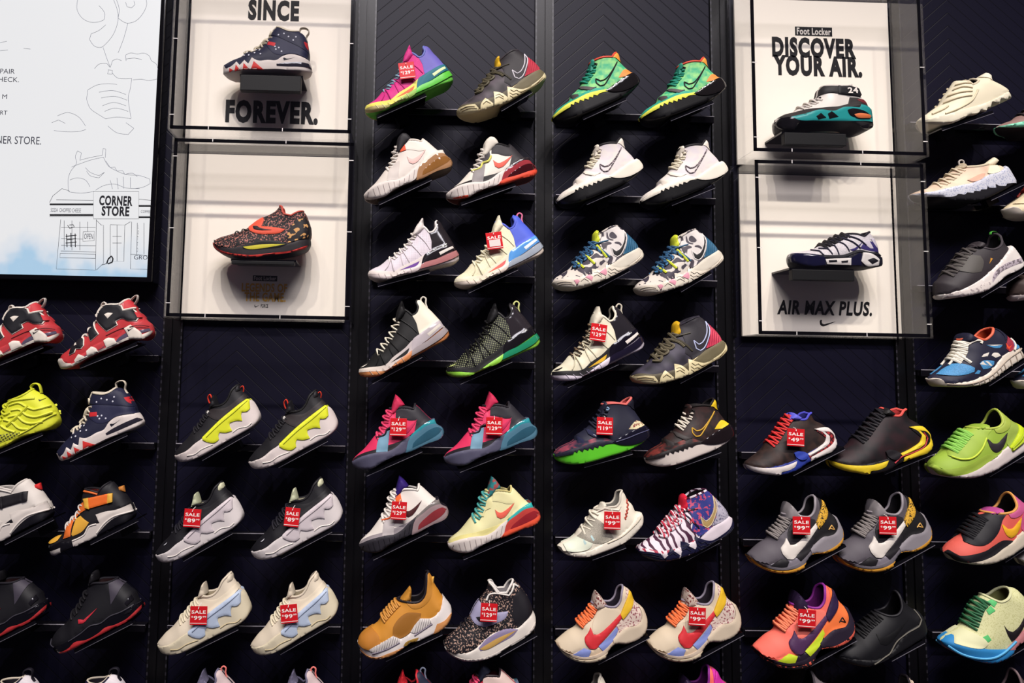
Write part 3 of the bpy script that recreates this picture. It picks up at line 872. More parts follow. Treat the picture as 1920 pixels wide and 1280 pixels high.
FAM['trainer'] = dict(A=(605, 845), B=(1532, 500),
  top="605,842 610,825 628,798 682,730 750,660 782,600 830,560 890,500 920,430 940,350 952,250 972,190", col="972,190 1050,198 1130,200 1182,178 1220,140",
  heel="1220,140 1262,142 1300,160 1345,202 1390,270 1430,340 1452,412 1490,450", st="605,838 632,832 670,856 720,840 752,800 768,766 820,790 845,720 900,740 905,660 980,664 1080,610 1150,580 1200,502 1270,446 1460,414 1500,450 1532,500", sb="1522,532 1400,602 1200,682 1080,742 920,812 780,887 690,917 638,910",
  parts=[('upper_band', 'p', 'band', "945,330 1000,325 1430,345 1452,412 1270,446 1190,500 1100,520 960,440"),
   ('ankle_strap', 'p', 'ank', "955,250 975,196 1130,206 1222,150 1345,204 1428,340 1250,325 960,312"),
   ('strap_patch', 'p', 'red', "975,402 1066,396 1074,440 985,448"), ('heel_patch', 'p', 'red', "1332,246 1378,232 1408,312 1370,290"),
   ('rand_tooth', 'p', 'tooth', "726,862 776,872 750,897 738,900"), ('rand_tooth', 'p', 'tooth', "785,808 862,850 800,882"), ('rand_tooth', 'p', 'tooth', "860,762 946,800 880,842"), ('rand_tooth', 'p', 'tooth', "950,698 1082,740 958,797"),
   ('air_window', 'p', 'win', "1180,622 1250,572 1482,460 1524,482 1400,552 1190,642"), ('check_logo', 'p', 'sw', "1218,530 1236,552 1325,476 1250,522 1228,520"),
   ('eyelets', 'd', 'dot', "1235,238 1225,285 1160,268 1100,255 1050,292 1080,440 1122,435 1102,467 1168,464 895,545 935,540 908,597 975,587 822,622 812,664 865,650", .0028),
   ('collar_line', 't', 'cl', "952,250 975,192 1050,204 1130,206 1182,185 1222,146", .003),
   ('pull_loop', 'R', 'loop', "1222,145 1214,95 1250,70 1298,72 1316,102 1312,160 1342,205", .008),
   ('lace_toggle', 'b', 'tog', "920,252 968,246 974,318 926,322", .018), ('lace_toggle', 'b', 'tog', "900,370 945,330 960,380 905,460 875,470", .02), ('lace_toggle', 'b', 'tog', "838,500 890,452 915,468 860,530 832,524", .02), ('lace_toggle', 'b', 'tog', "745,600 800,550 860,545 850,570 765,630", .02)],
  lace=((780, 602), (945, 320), 4, .003))
FAM['letters'] = dict(A=(637, 770), B=(1634, 470),
  top="640,765 648,740 662,708 720,660 790,600 860,530 920,490 960,420 1010,370 1030,270 1060,212 1095,182", col="1095,182 1180,172 1290,166 1332,128 1362,106",
  heel="1362,106 1385,122 1440,190 1470,240 1520,290 1562,340 1612,382 1625,440", st="637,768 680,745 740,780 782,800 870,768 900,720 1000,668 1030,630 1160,560 1280,528 1370,430 1430,394 1540,345 1615,380 1634,470", sb="1602,522 1540,552 1430,552 1250,632 1050,722 850,832 740,859 680,856 650,822",
  parts=[('air_window', 'p', 'win', "1090,668 1150,640 1190,600 1160,640"), ('air_window', 'p', 'win', "1280,590 1310,540 1390,480 1420,520 1300,580"), ('air_window', 'p', 'win', "940,752 1000,712 1022,700 1000,745"), ('air_window', 'p', 'win', "1510,460 1610,430 1622,455 1530,490"),
   ('side_letter', 'P', 'bor', "1030,335 1055,245 1108,184 1302,176 1345,236 1432,214 1510,300 1490,352 1400,352 1330,327 1275,356 1296,396 1186,468"), ('side_letter', 'P', 'blk', "1040,332 1062,250 1112,192 1298,184 1340,244 1430,224 1500,302 1482,342 1400,344 1330,318 1266,350 1286,390 1186,456"), ('letter_gap', 'P', 'bor', "1145,280 1180,264 1238,268 1188,326"),
   ('side_letter', 'P', 'bor', "947,448 1012,380 1108,490 1026,568"), ('side_letter', 'P', 'blk', "956,450 1010,392 1098,490 1026,558"),
   ('side_letter', 'P', 'bor', "788,608 892,512 936,536 962,612 936,648 876,648 866,686 798,716"), ('side_letter', 'P', 'blk', "797,611 890,522 930,542 953,612 930,638 868,638 858,678 802,706"), ('letter_gap', 'P', 'bor', "838,582 856,578 874,604 842,612"),
   ('sole_edge', 'p', 'bor', "640,820 680,838 780,828 880,790 1050,700 1250,610 1430,520 1540,505 1634,452 1636,478 1602,524 1540,554 1430,554 1250,634 1050,724 850,834 740,861 680,858"),
   ('toe_cap', 'p', 'bor', "636,772 660,750 710,748 750,790 832,800 850,832 740,860 680,857 648,822"),
   ('sole_block', 'P', 'bor', "872,768 912,706 962,722 990,742 882,792"), ('sole_block', 'P', 'bor', "995,672 1042,626 1090,642 1118,690 1010,740"), ('sole_block', 'P', 'bor', "1165,562 1200,534 1270,540 1302,590 1200,640"), ('heel_block', 'P', 'bor', "1368,432 1432,394 1500,440 1545,480 1560,545 1430,552 1410,500"),
   ('check_logo', 'P', 'blk', "1408,440 1418,466 1462,430 1425,450"), ('heel_badge', 'p', 'red2', "1450,250 1500,260 1528,310 1490,312"), ('heel_tab', 'p', 'red2', "1330,140 1362,108 1390,122 1452,205 1350,232"), ('heel_line', 't', 'bor', "1312,182 1340,236 1452,206", .003), ('crease', 't', 'dk', "1180,510 1320,440 1385,420", .0014), ('crease', 't', 'dk', "1430,420 1530,400 1610,410", .0014),
   ('tongue_loop', 'R', 'loop', "1062,210 1070,152 1092,138 1118,168", .008), ('pull_loop', 'R', 'loop', "1345,160 1410,80 1444,64 1446,110 1412,170", .008), ('collar_line', 't', 'bor', "1035,300 1062,214 1100,184 1180,174 1290,168", .003)],
  lace=((870, 525), (1050, 240), 4, .0028))
FAM['foam'] = dict(A=(-350, 850), B=(636, 480),
  top="-350,850 -330,800 -250,740 -130,660 -20,540 30,430 48,330 80,285", col="80,285 180,258 260,225 310,190 335,155", heel="335,155 400,190 432,206 490,245 550,310 602,382 625,440",
  st="-350,845 -200,780 0,660 200,620 300,600 450,500 605,395 636,480", sb="620,532 560,582 300,667 150,752 0,817 -150,882 -280,902 -342,882",
  parts=[('arch_plate', 'p', 'carb', "-20,700 80,638 200,618 295,612 282,642 150,702 50,742 -20,735")] + [('foam_ridge', 't', 'rdg', s, .0042) for s in
   ("60,330 160,280 300,258 400,250", "130,330 240,300 330,340 420,370 560,330", "170,380 260,370 340,430 440,450 590,400", "150,450 240,430 320,500 400,520 520,500", "100,480 190,500 280,570 380,580", "80,540 150,580 240,610", "20,420 120,420 160,400")]
   + [('strap', 't', 'stp', "350,332 250,440 148,540", .0055), ('check_logo', 'p', 'sw', "440,262 455,282 492,250 462,268"), ('pull_loop', 'R', 'stp2', "330,172 312,125 342,95 390,102 412,140 425,195", .009), ('sole_line', 't', 'rdg', "280,640 420,560 560,460 618,420", .002)],
  lace=((-20, 540), (60, 305), 4, .004))
FAM['cross'] = dict(A=(530, 885), B=(1440, 585),
  top="530,885 540,868 562,848 620,810 680,780 702,720 760,640 820,570 850,450 862,380 885,318", col="885,318 960,322 1060,345 1100,285 1150,245",
  heel="1150,245 1182,240 1240,300 1320,370 1370,440 1402,480 1430,550", st="530,882 562,925 700,850 840,830 960,770 1000,690 1110,600 1270,520 1390,474 1428,550 1440,585", sb="1400,642 1250,712 1100,792 870,897 720,962 640,1002 570,1013 545,972", sn='outsole',
  parts=[('midsole', 'p', 'mid2', "838,830 960,770 1002,690 1112,656 1058,570 1150,540 1270,520 1390,472 1424,548 1250,612 1102,762 1080,802 860,898"),
   ('midsole_line', 't', 'ml', "1420,545 1250,590 1160,660 1090,760", .003), ('midsole_line', 't', 'ml', "845,835 960,775 1005,690 1080,665", .003),
   ('toe_bumper', 'p', 'bump', "548,980 640,940 717,908 717,962 640,1003 570,1015"), ('toe_patch', 'p', 'yel', "528,880 562,848 620,812 684,795 660,842 562,882"),
   ('cross_strap', 'P', 'str', "730,822 740,700 822,588 830,520 870,470 962,400 992,500 880,562 822,640 817,790"), ('side_patch', 'p', 'yel', "825,772 840,620 890,585 997,650 932,742 840,787"),
   ('ankle_strap', 'P', 'str2', "955,402 1172,354 1178,452 968,512"), ('strap_end', 'P', 'yel2', "1168,354 1217,350 1227,437 1176,452"), ('buckle', 'P', 'yel2', "898,412 962,398 988,512 938,502"),
   ('collar_trim', 't', 'ctr', "892,338 960,340 1055,362", .004), ('heel_pull', 'b', 'hp', "1240,300 1300,278 1318,350 1250,345", .012)],
  lace=((700, 725), (850, 470), 4, .003))
FAM['blackout'] = dict(A=(545, 870), B=(1500, 470),
  top="545,865 548,840 562,780 622,700 700,640 742,560 800,490 850,390 890,300 915,250", col="915,250 1000,212 1100,206 1160,200 1210,184", heel="1210,184 1232,200 1292,230 1352,280 1400,320 1432,380 1455,425",
  st="545,862 562,880 640,850 800,770 900,690 1000,620 1100,600 1200,530 1300,490 1420,430 1482,418 1500,470", sb="1495,492 1400,582 1200,682 1000,782 850,862 750,907 640,932 570,921",
  parts=[('tongue', 'b', 'tng', "915,260 950,112 968,100 985,112 1002,195 960,240", .03), ('heel_panel', 'p', 'hc', "1150,210 1210,186 1235,202 1295,232 1250,330 1200,420 1180,330"),
   ('outsole', 'p', 'out', "690,912 800,850 862,788 982,765 1100,700 1162,648 1262,620 1380,560 1492,452 1498,492 1400,584 1200,684 1000,784 850,864 750,909"),
   ('midsole_line', 't', 'ln', "800,780 920,700 1010,628 1110,605 1205,535 1310,495 1430,430", .002), ('check_logo', 'P', 'sw', "872,570 884,606 930,602 982,550 1064,452 985,522 930,572 900,567"),
   ('heel_bubble', 'P', 'bub', "1345,405 1390,336 1418,380 1372,434"), ('sole_bubble', 'P', 'bub', "1345,520 1380,480 1420,470 1410,500"), ('toe_line', 't', 'ln', "550,800 560,850 620,860", .0016)],
  lace=((745, 560), (890, 305), 4, .003))
FAM['waffle'] = dict(A=(145, 990), B=(1592, 590),
  top="145,988 160,965 185,930 260,860 340,810 400,770 440,720 520,640 600,560 660,482 722,460 780,425", col="780,425 930,432 1010,425 1100,402 1160,340 1182,230 1192,158",
  heel="1192,158 1222,186 1290,250 1380,320 1460,370 1482,420 1530,480", st="145,992 180,990 232,1030 330,1092 500,1062 700,972 850,882 1000,802 1100,722 1200,640 1350,500 1460,358 1522,450 1582,530 1592,590", sb="1580,642 1400,752 1200,862 1000,982 800,1062 600,1117 400,1127 300,1117 235,1085 195,1040",
  parts=[('tongue', 'b', 'tng', "790,440 832,412 950,368 1004,372 1002,432 900,470", .036),
   ('eyestay', 'p', 'eye', "380,820 440,720 525,640 605,560 665,482 725,462 830,420 1000,425 930,500 800,690 660,810 540,858 450,855"),
   ('heel_panel', 'p', 'hc', "1192,164 1225,190 1292,252 1380,320 1440,360 1300,540 1185,680 1165,640 1200,480 1300,330"),
   ('collar_pad', 'p', 'pad', "1010,430 1100,402 1162,340 1184,230 1194,160 1260,210 1310,290 1200,440 1080,490 1030,480"),
   ('mudguard', 'p', 'mud', "180,965 232,1005 400,985 560,935 700,860 862,790 1002,800 850,890 700,980 500,1070 330,1105 235,1088 200,1050"),
   ('toe_bumper', 'p', 'bump', "140,988 182,950 235,1015 245,1090 200,1065 150,1005"),
   ('midsole', 'p', 'mid2', "322,1108 500,1068 700,978 850,888 1000,828 1132,718 1200,690 1212,752 1400,642 1530,490 1596,560 1582,645 1400,755 1200,865 1000,985 800,1065 600,1120 400,1130"),
   ('heel_clip', 'P', 'clip', "1182,680 1300,540 1420,345 1472,400 1524,450 1522,492 1400,602 1213,742"), ('clip_groove', 't', 'grv', "1205,700 1340,580 1460,420", .003), ('clip_groove', 't', 'grv', "1212,725 1380,600 1515,470", .003),
   ('check_logo', 'P', 'sw', "884,580 900,682 940,742 990,757 1062,722 1152,600 1192,485 1100,570 1020,632 950,632 902,578"), ('seam', 't', 'seam', "400,830 480,860 620,835 760,730 880,560", .0024)],
  lace=((430, 732), (700, 472), 6, .0042))
FAM['bumpy'] = dict(A=(285, 905), B=(1476, 595),
  top="285,904 310,880 345,850 400,820 510,742 590,690 650,592 710,512 760,440 800,382 860,378 925,378", col="925,378 932,480 980,460 1030,420 1012,360",
  heel="1012,360 1090,345 1140,312 1195,280 1232,312 1256,350 1242,376 1350,440 1440,512 1476,592", st="285,908 400,900 600,862 800,802 1000,742 1200,662 1400,562 1470,560 1476,600", sb="1450,642 1372,650 1345,690 1250,680 1235,735 1130,725 1100,802 1060,800 1040,842 960,835 920,876 800,900 700,952 560,1002 430,1002 330,955",
  parts=[('fold', 't', 'fo', "760,455 830,450 920,455", .003), ('fold', 't', 'fo', "720,520 800,500 900,530", .0035), ('fold', 't', 'fo', "650,600 760,580 880,580", .0035), ('fold', 't', 'fo', "590,690 700,660 860,640", .0035), ('fold', 't', 'fo', "400,850 520,800 580,760", .0035), ('fold', 't', 'fo', "500,880 700,800 860,700 960,560", .003),
   ('heel_tab', 'p', 'tab', "1090,348 1195,282 1256,350 1200,410 1150,380"), ('outsole', 'p', 'out', "300,940 440,975 560,985 700,930 760,905 700,954 560,1004 430,1004 335,960")])
FAM['marble'] = dict(A=(95, 835), B=(1652, 640),
  top="95,832 150,805 232,775 400,720 432,690 500,670 600,610 642,580 700,532 780,462 850,425", col="850,425 1010,446 1120,432 1232,402 1290,385", heel="1290,385 1400,392 1470,400 1540,480 1612,560 1652,640",
  st="95,838 300,842 500,802 700,762 900,722 1050,652 1200,582 1350,540 1500,430 1562,480 1642,582 1652,645", sb="1640,715 1550,745 1300,872 1000,992 700,1002 500,990 420,935 300,915 180,882", sn='outsole',
  parts=[('tongue', 'b', 'tng', "830,455 885,375 910,345 940,400 1012,442 950,470", .03), ('tongue_loop', 'T', 'tl', "900,380 895,310 930,292 965,312 955,380", .0024),
   ('midsole', 'p', 'mid2', "92,836 300,838 500,798 700,758 900,718 1050,648 1200,578 1350,536 1500,426 1564,480 1645,580 1656,650 1625,712 1420,735 1400,770 1300,770 1240,740 1240,800 1130,800 1110,770 1090,825 1000,828 980,855 890,850 870,882 770,875 740,905 620,905 600,925 330,922 180,885"),
   ('side_panel', 'p', 'pan', "1150,560 1230,440 1380,412 1340,540 1200,578"), ('heel_pull', 'b', 'pull', "1228,400 1330,320 1420,258 1492,318 1442,370 1380,412 1290,408", .014), ('side_print', 'p', 'pr', "830,670 900,640 1060,570 1120,570 1050,650 900,700")],
  lace=((440, 690), (850, 432), 4, .0026))
FAM['crater'] = dict(A=(250, 1090), B=(1413, 620),
  top="250,1088 252,1040 255,960 262,910 330,842 400,770 480,690 550,600 620,510 700,450 780,395", col="780,395 890,452 960,470 1050,440 1110,372 1122,280 1118,230", heel="1118,230 1152,222 1192,310 1222,390 1292,440 1390,500",
  st="250,1080 340,1060 500,1000 700,890 900,740 1050,610 1120,530 1240,408 1300,440 1392,500 1413,582", sb="1402,662 1302,742 1100,832 922,962 802,1032 650,1082 450,1122 290,1130",
  parts=[('tongue', 'b', 'tng', "740,430 790,395 845,342 922,380 900,442 830,470", .034), ('vamp_panel', 'p', 'vp', "480,700 560,600 640,530 780,560 800,640 740,780 620,800 480,760"),
   ('recycled_panel', 'p', 'grey', "955,752 1100,660 1300,588 1352,568 1342,642 1180,700 1000,790 870,930 880,850"), ('lower_fleck', 'p', 'flk', "300,1085 500,1040 700,960 860,900 800,1030 650,1082 450,1122 300,1128"),
   ('heel_loop', 'R', 'loop', "1062,238 1070,208 1112,198 1160,230 1192,312", .005), ('side_mark', 'p', 'mk', "905,590 930,600 870,670 890,630")],
  lace=((360, 810), (740, 425), 5, .004))
FAM['runner'] = dict(A=(165, 960), B=(1522, 555),
  top="165,958 185,930 212,908 250,880 400,770 460,710 520,640 580,560 600,470 650,390", col="650,390 760,350 850,385 900,396 1000,332 1080,240 1122,214", heel="1122,214 1182,225 1242,270 1312,340 1420,450 1450,480 1500,530",
  st="163,960 190,945 260,965 302,1005 500,1000 700,940 850,870 950,790 1050,680 1200,570 1440,448 1480,490 1522,558", sb="1500,612 1350,702 1150,822 950,952 800,1022 600,1062 400,1072 230,1052 170,1002",
  parts=[('tongue', 'b', 'tng', "640,420 668,330 710,288 760,308 850,382 800,430 700,450", .036),
   ('toe_panel', 'p', 'blue', "244,892 400,780 470,738 600,760 667,800 652,852 500,902 352,907"), ('side_window', 'p', 'blue', "748,740 800,698 972,698 962,742 880,802 788,817"), ('window_stripe', 'p', 'win', "752,742 800,702 830,745 900,765 752,748"), ('window_stripe', 'p', 'win', "830,702 870,702 930,765 900,768"), ('side_window', 'p', 'win', "943,620 980,583 1052,583 1082,622 1000,652"), ('side_window', 'p', 'win', "798,642 830,608 917,578 882,632"), ('side_window', 'p', 'blue', "898,470 1132,463 1100,502 1010,512"), ('window_stripe', 'p', 'win', "910,470 1132,463 1010,480"), ('side_window', 'p', 'blue', "653,882 710,828 747,840 720,882"),
   ('heel_counter', 'p', 'red', "1178,520 1200,430 1282,328 1322,360 1342,432 1282,522 1220,562"), ('check_logo', 'p', 'sw', "1182,440 1190,510 1215,530 1260,470 1215,495"), ('heel_panel', 'p', 'blue', "1290,532 1332,368 1422,450 1402,492"), ('heel_line', 't', 'win', "1280,540 1330,460 1335,370", .003),
   ('collar_panel', 'p', 'cp', "1122,218 1182,226 1245,272 1262,330 1220,380 1180,400 1190,330"), ('tongue_label', 'p', 'red', "650,372 735,365 735,395 655,425"),
   ('sole_line', 't', 'gr', "300,1030 500,1035 700,990 860,920 1000,820 1150,690 1300,590 1460,510", .0022)]
   + [('sole_groove', 't', 'gr', "%d,%d %d,%d" % q, .0016) for q in [(600, 1022, 620, 1055), (690, 995, 710, 1040), (770, 965, 795, 1015), (845, 930, 870, 985), (915, 885, 940, 950), (980, 835, 1010, 905), (1040, 780, 1070, 860), (1100, 730, 1130, 815), (1200, 655, 1230, 765), (1290, 600, 1320, 705), (1390, 550, 1420, 650)]]
   + [('lace_bow', 't', 'lace', "560,580 480,570 420,585 300,632", .0036), ('lace_bow', 't', 'lace', "560,580 590,470 620,430 640,500 580,590", .0036), ('lace_bow', 't', 'lace', "580,560 700,450 800,405 850,420 830,450", .0036), ('lace_bow', 't', 'lace', "540,580 600,680 640,730", .005)],
  lace=((470, 700), (640, 410), 6, .0042))
FAM['trailrun'] = dict(A=(268, 770), B=(1500, 545),
  top="268,768 300,735 345,705 400,680 470,640 550,600 610,510 650,430 700,350 770,290 815,248", col="815,248 930,305 1000,286 1080,220 1125,175", heel="1125,175 1200,178 1262,230 1332,330 1402,420 1450,480",
  st="268,770 340,762 400,770 700,802 870,810 1000,722 1150,602 1280,532 1442,460 1500,530", sb="1490,590 1300,680 1100,745 1010,802 1000,832 902,902 700,962 550,942 400,892 300,822",
  parts=[('toe_bumper', 'p', 'blue', "266,772 300,732 392,688 345,762 600,792 862,806 1012,800 1000,834 902,904 700,964 550,944 400,894 298,824"), ('rear_midsole', 'p', 'pink', "880,812 1000,720 1150,600 1280,530 1442,458 1505,530 1492,592 1300,682 1100,747 1012,804"),
   ('bumper_line', 't', 'bl', "300,800 400,870 560,900 700,890 870,820 1010,720", .003), ('check_logo', 'P', 'sw', "908,550 930,652 970,724 1012,700 1152,560 1232,400 1268,300 1180,450 1080,572 1000,622 942,602"), ('toe_panel', 'p', 'toe', "350,758 402,684 520,620 640,680 680,740 620,785"),
   ('lace_keeper', 'p', 'green', "640,680 700,650 722,700 680,725"), ('lace_keeper', 'p', 'green', "760,400 820,350 850,395 770,440"), ('lace_keeper', 'p', 'green', "800,310 860,280 895,310 850,360")],
  lace=((560, 590), (790, 270), 6, .0034))
FAM['dark_runner'] = dict(A=(910, 790), B=(1746, 540),
  top="910,788 918,765 960,702 1050,642 1120,580 1200,502 1280,440 1335,396", col="1335,396 1400,412 1480,390 1520,330 1525,213", heel="1525,213 1545,228 1602,312 1662,360 1720,380 1746,430",
  st="910,784 1100,780 1250,770 1400,682 1500,560 1650,470 1746,402 1750,500", sb="1740,546 1602,642 1450,722 1300,792 1150,842 1000,832 930,812",
  parts=[('check_logo', 'p', 'sw', "1250,560 1270,640 1330,650 1400,600 1560,430 1400,540 1310,580"), ('piping', 't', 'pip', "1200,812 1300,752 1352,720 1430,622 1520,552 1600,510 1650,480 1682,432 1662,362", .0018)],
  lace=((1120, 582), (1320, 405), 6, .003))
FAM['diamond'] = dict(A=(385, 895), B=(1057, 895),
  top="385,890 390,870 402,842 440,824 500,808 560,770 640,730 690,690 705,640 730,618", col="730,618 800,632 900,628 935,606", heel="935,606 980,616 992,680 1022,740 1034,780 1050,840",
  st="385,870 430,860 500,860 640,822 750,820 820,796 930,776 1032,792 1057,870", sb="1057,915 1020,938 960,947 880,906 700,902 500,908 470,956 420,946 390,912",
  parts=[('upper_band', 'p', 'band', "400,846 440,826 700,798 790,788 860,768 880,718 940,722 1005,750 1036,784 930,788 820,806 740,838 480,872 430,868"), ('red_heel', 'p', 'red', "925,735 990,732 1025,765 960,755"),
   ('midsole', 'p', 'teal', "440,866 560,842 640,822 740,828 820,798 930,800 945,774 1032,794 1054,850 1042,892 800,896 600,900 500,895"), ('toe_rand', 'p', 'blk', "383,890 396,860 440,862 470,880 505,908 472,958 415,948 388,915"),
   ('sole_hole', 'P', 'blk', "605,872 640,848 677,880 620,892"), ('sole_hole', 'P', 'blk', "690,852 720,833 767,870 700,887"), ('heel_hole', 'P', 'blk', "838,820 880,808 992,840 1022,866 880,868 850,852"), ('air_bar', 'P', 'orange', "880,852 920,843 1012,853 1002,872 900,872"),
   ('heel_rand', 'p', 'blk', "1030,800 1056,850 1058,915 1020,938 960,948 930,930 1030,900 1046,860"),
   ('ankle_strap', 'P', 'strap', "662,692 684,635 730,613 810,610 962,648 984,690 962,712 800,692 740,682"), ('strap_pad', 'P', 'pad', "808,612 962,650 982,690 960,710 800,692"), ('perforation', 'd', 'blk', "640,735 665,722 690,708 575,775 600,762 625,750", .003)],
  lace=((540, 782), (680, 700), 3, .003))
FAM['cage'] = dict(A=(432, 690), B=(1006, 712),
  top="432,688 438,670 452,654 500,648 590,630 650,600 700,575 760,545 800,538", col="800,538 840,545 880,562 892,555 922,534 948,528", heel="948,528 966,560 982,620 986,672 1000,690",
  st="432,682 450,672 600,690 720,694 830,662 900,670 985,680 1006,690 1008,712", sb="1004,742 940,756 700,749 480,746 436,716",
  parts=[('toe_rand', 'p', 'navy', "430,688 445,660 560,680 600,690 600,744 480,748 434,718"), ('heel_rand', 'p', 'navy2', "955,700 1000,690 1010,712 1005,744 940,757 930,740"), ('midsole_band', 'p', 'blk', "560,680 720,682 830,650 900,662 986,668 985,684 900,674 830,665 720,698 600,700"), ('midsole', 'P', 'wht', "600,710 770,702 766,746 610,742"), ('midsole_hole', 'P', 'blk', "618,718 670,716 672,728 620,730"), ('midsole_hole', 'P', 'blk', "700,722 745,718 742,730 702,732"),
   ('sole_arch', 'p', 'navy', "770,704 830,668 850,690 835,745 766,747"), ('heel_loop', 'P', 'wht', "833,722 850,668 900,673 957,710 947,746 870,752"), ('loop_hole', 'P', 'blk', "873,715 910,703 942,720 900,740"), ('heel_panel', 'p', 'pur', "840,640 880,600 960,600 985,665 900,655"), ('heel_rib', 'p', 'wht2', "868,600 905,590 925,640 905,640"), ('heel_rib', 'p', 'wht2', "920,580 950,570 968,640 950,630")]
   + [('cage_rib', 't', 'rib', s, .0022) for s in ("600,632 640,640 655,678", "645,605 685,620 695,680", "690,582 740,610 765,660", "730,562 800,600 840,640", "770,546 840,580 880,620", "555,640 590,652 600,682")]
   + [('check_logo', 'P', 'pur', "770,648 800,640 860,600 810,650 785,656")],
  lace=((620, 615), (800, 540), 5, .004))

# ------------------------------------------------------------------ the sneakers
def P(**k): return k
WH, CRM, BLK, NVY = 'e6ddd4', 'e2d8bd', '17151a', '1a1a2c'
# knitted high trainers with an air heel
def knit(up, tng, shell, wf, wr, air, out, lace, **k):
    d = P(up=up, tng=tng, shell=shell, wf=wf, wr=wr, air=air, mid=out, outf=out, lace=lace, lin=k.pop('lin', '141218'), trim=k.pop('trim', tng), ins=None, slit=None, loop=None, rib=None, seam=None, tsw=None)
    d.update(k); return d
def lowair(up, **k):
    d = P(up=up, mid='2a272c', mid2='d9cfc8', tng=None, tngp=None, hc=None, mud=None, eye=None, strap=None, zig=None, clip='cfc6bd', air='b4885c:air', out=None, tout=None, sw=None, orn=None, airw=None, rib='a89c98', lace=WH, lin='2a2428', trim=up)  # dark mid: shade under the shoe put into the sole colour
    d.update(k); return d
def strike(up, **k):
    d = P(up=up, mid='16141a:rubber', tng=up, spk=up, hp=None, toe=up, rand='16141a', heelm='201c22:gloss', hl=None, str='55504f', swo=None, sw=None, ey='1c1a1e', lace=up, lin='1c181c', trim=up)
    d.update(k); return d
def teeth(up, **k):
    d = P(up=up, mid='c9b78a:rubber', tab='e0b020', ank=up, hc='c83a4c:rib', mh='6b6248', band='5a523e', th='dccfa4:rubber', spk=None, tl='8d7d58', swo=None, sw=None, lp='5a5240', lp2=None, ls=None, lace='5a5240', lin='1a171a', trim=up)
    d.update(k); return d
def wing(up, wg, sole, **k):
    d = P(up=up, mid=sole, tng=up, hs=up, strap=up, wing=wg, cr=None, sl='f2ebe2', pull=None, hpull=None, ey=None, tsw=None, lace=up, lin='17151a', trim=up)
    d.update(k); return d
def hoop(up, hp, **k):
    d = P(up=up, mid='17141a', tng=up, mid2='17141a', win='1a1216', hoop=hp, toe=hp, rl=None, sp=None, lace='17151a', lin='17151a', trim=up)
    d.update(k); return d
def trail_low(up, **k):
    d = P(up=up, mid=up, tng=up, hpan=up, qt=None, tp=None, sp=None, sw=None, rear=up, fm=None, fo=up, ro=None, hp='d8a41c', em=None, bad=None, lace='8f8780', lin='201c22', trim='6d6670')
    d.update(k); return d
def waffle(up, **k):
    d = P(up=up, mid='d8ccc8', tng=up, eye=up, hc=up, pad=up, mud=up, bump=up, mid2='d8ccc8:rubber', clip=up, grv=None, sw='3a3438', seam=None, lace=up, lin='17151a', trim=up)
    d.update(k); return d
def runner(up, **k):
    d = P(up=up, mid='ded3c4:rubber', tng=up, blue='4d96cc:mesh', win='e2dbd0', red='9c2c3e', sw='f05030', cp=up, gr='b3a494', lace='e6dfd0', lin='e0502c', trim='ea6a4c')
    d.update(k); return d
PINK = knit('e0348c:knit', 'e63a90:knit', '8484c6:grad:6a62b4', 'e4dc64', '1f6b7c', '5fc642:rubber', '6cc848', '8fb6c8', lin='46508e', trim='6872b8', ins='dcecb4', outf='c4b478:grad:6cc040', slit='e0683c', rib='e8e0b0', seam='c02878')
WHITEK = knit('ddd2da:dots:6a5f70:0.006', 'e6ddd8', '3a3438:gloss', 'ddd2cc', '342e34:gloss', 'd08a8a:air', 'cfc2c0:rubber', WH, ins=WH, slit='6a3c96', rib='b9aca8', seam='cfc4c8', lin='2a2426')
CREAM = knit('e8e0c0:dots:c0b48a:0.006', 'ebe4c8', '6a88d8:grad:4a5ecc', 'e4dcc4', '5c9adc:gloss', 'b8c2d0:air', 'e0d2c4:rubber', 'ece6cc', ins='e6eef4', slit='e0803c:grad:e05070', loop='e07898', rib='b9ab98', seam='dcd4b4', lin='4a58b8', trim='4c5cc8')
GUM = knit('1b191d:knit', '17151a', 'e4dcc8:plain', 'd8ccc0:grad:b9aeb2', 'bcb2b6:gloss', 'b9aeb0:air', 'c98250:rubber', 'e2dac6', slit='17151a', loop='d8d2c4', tsw='e0d8cc', rib='a89a90', seam='131115', ins='d8d0c4', lin='17151a')
GREENK = knit('1a191b:dots:b4bc8c:0.0085', '1e1c22', '3c363c:gloss', '1d1b20', '2a262c:gloss', '2a9c70:air', '8fcc44:rubber', '19171c', loop='d0d488', tsw='b8c478', seam='161519', lin='161419', trim='2c282e')
YELK = knit('e2dcc4:fade:d6cfb4:30', 'e4dcc8', '37333a:gloss', '1f1b22', '241f30:gloss', '2c2640:gloss', 'd0c6d2:rubber', '3a3030:speck:c8a880:300', ins=WH, slit='dcac24', seam='d2caae', rib='a9a0b0', tsw='2a2428', loop='cfc6b4', lin='26222a')
DARKT = teeth('3f393d:fade:5a5058:24', ank='373136', swo='d9d4da', lp='5c5540', lp2='4a4436')
DARKT2 = teeth('2f2b3a:fade:4c4658:24', ank='35303a', swo='b9c0e0', hc='d03c58:rib', lp='625a46', lp2='4e4838')
CAMO = teeth('cfc6bc:camo:47404e:30', mid='d8cfc0:rubber', tab='d4dc3c', ank='cfc8c4:camo:4a424e:26', hc='2c6486:rib', mh='d4ccbc', band='d2c8bc', th='ded5c4:rubber', spk='e09aaa', tl='b4a898', sw='1d1a20', swo='d8d2ce', lp='3a6c96:stripe:2a2830:0.012', lp2='34607e', ls='ccd63c', lace='2f567a')
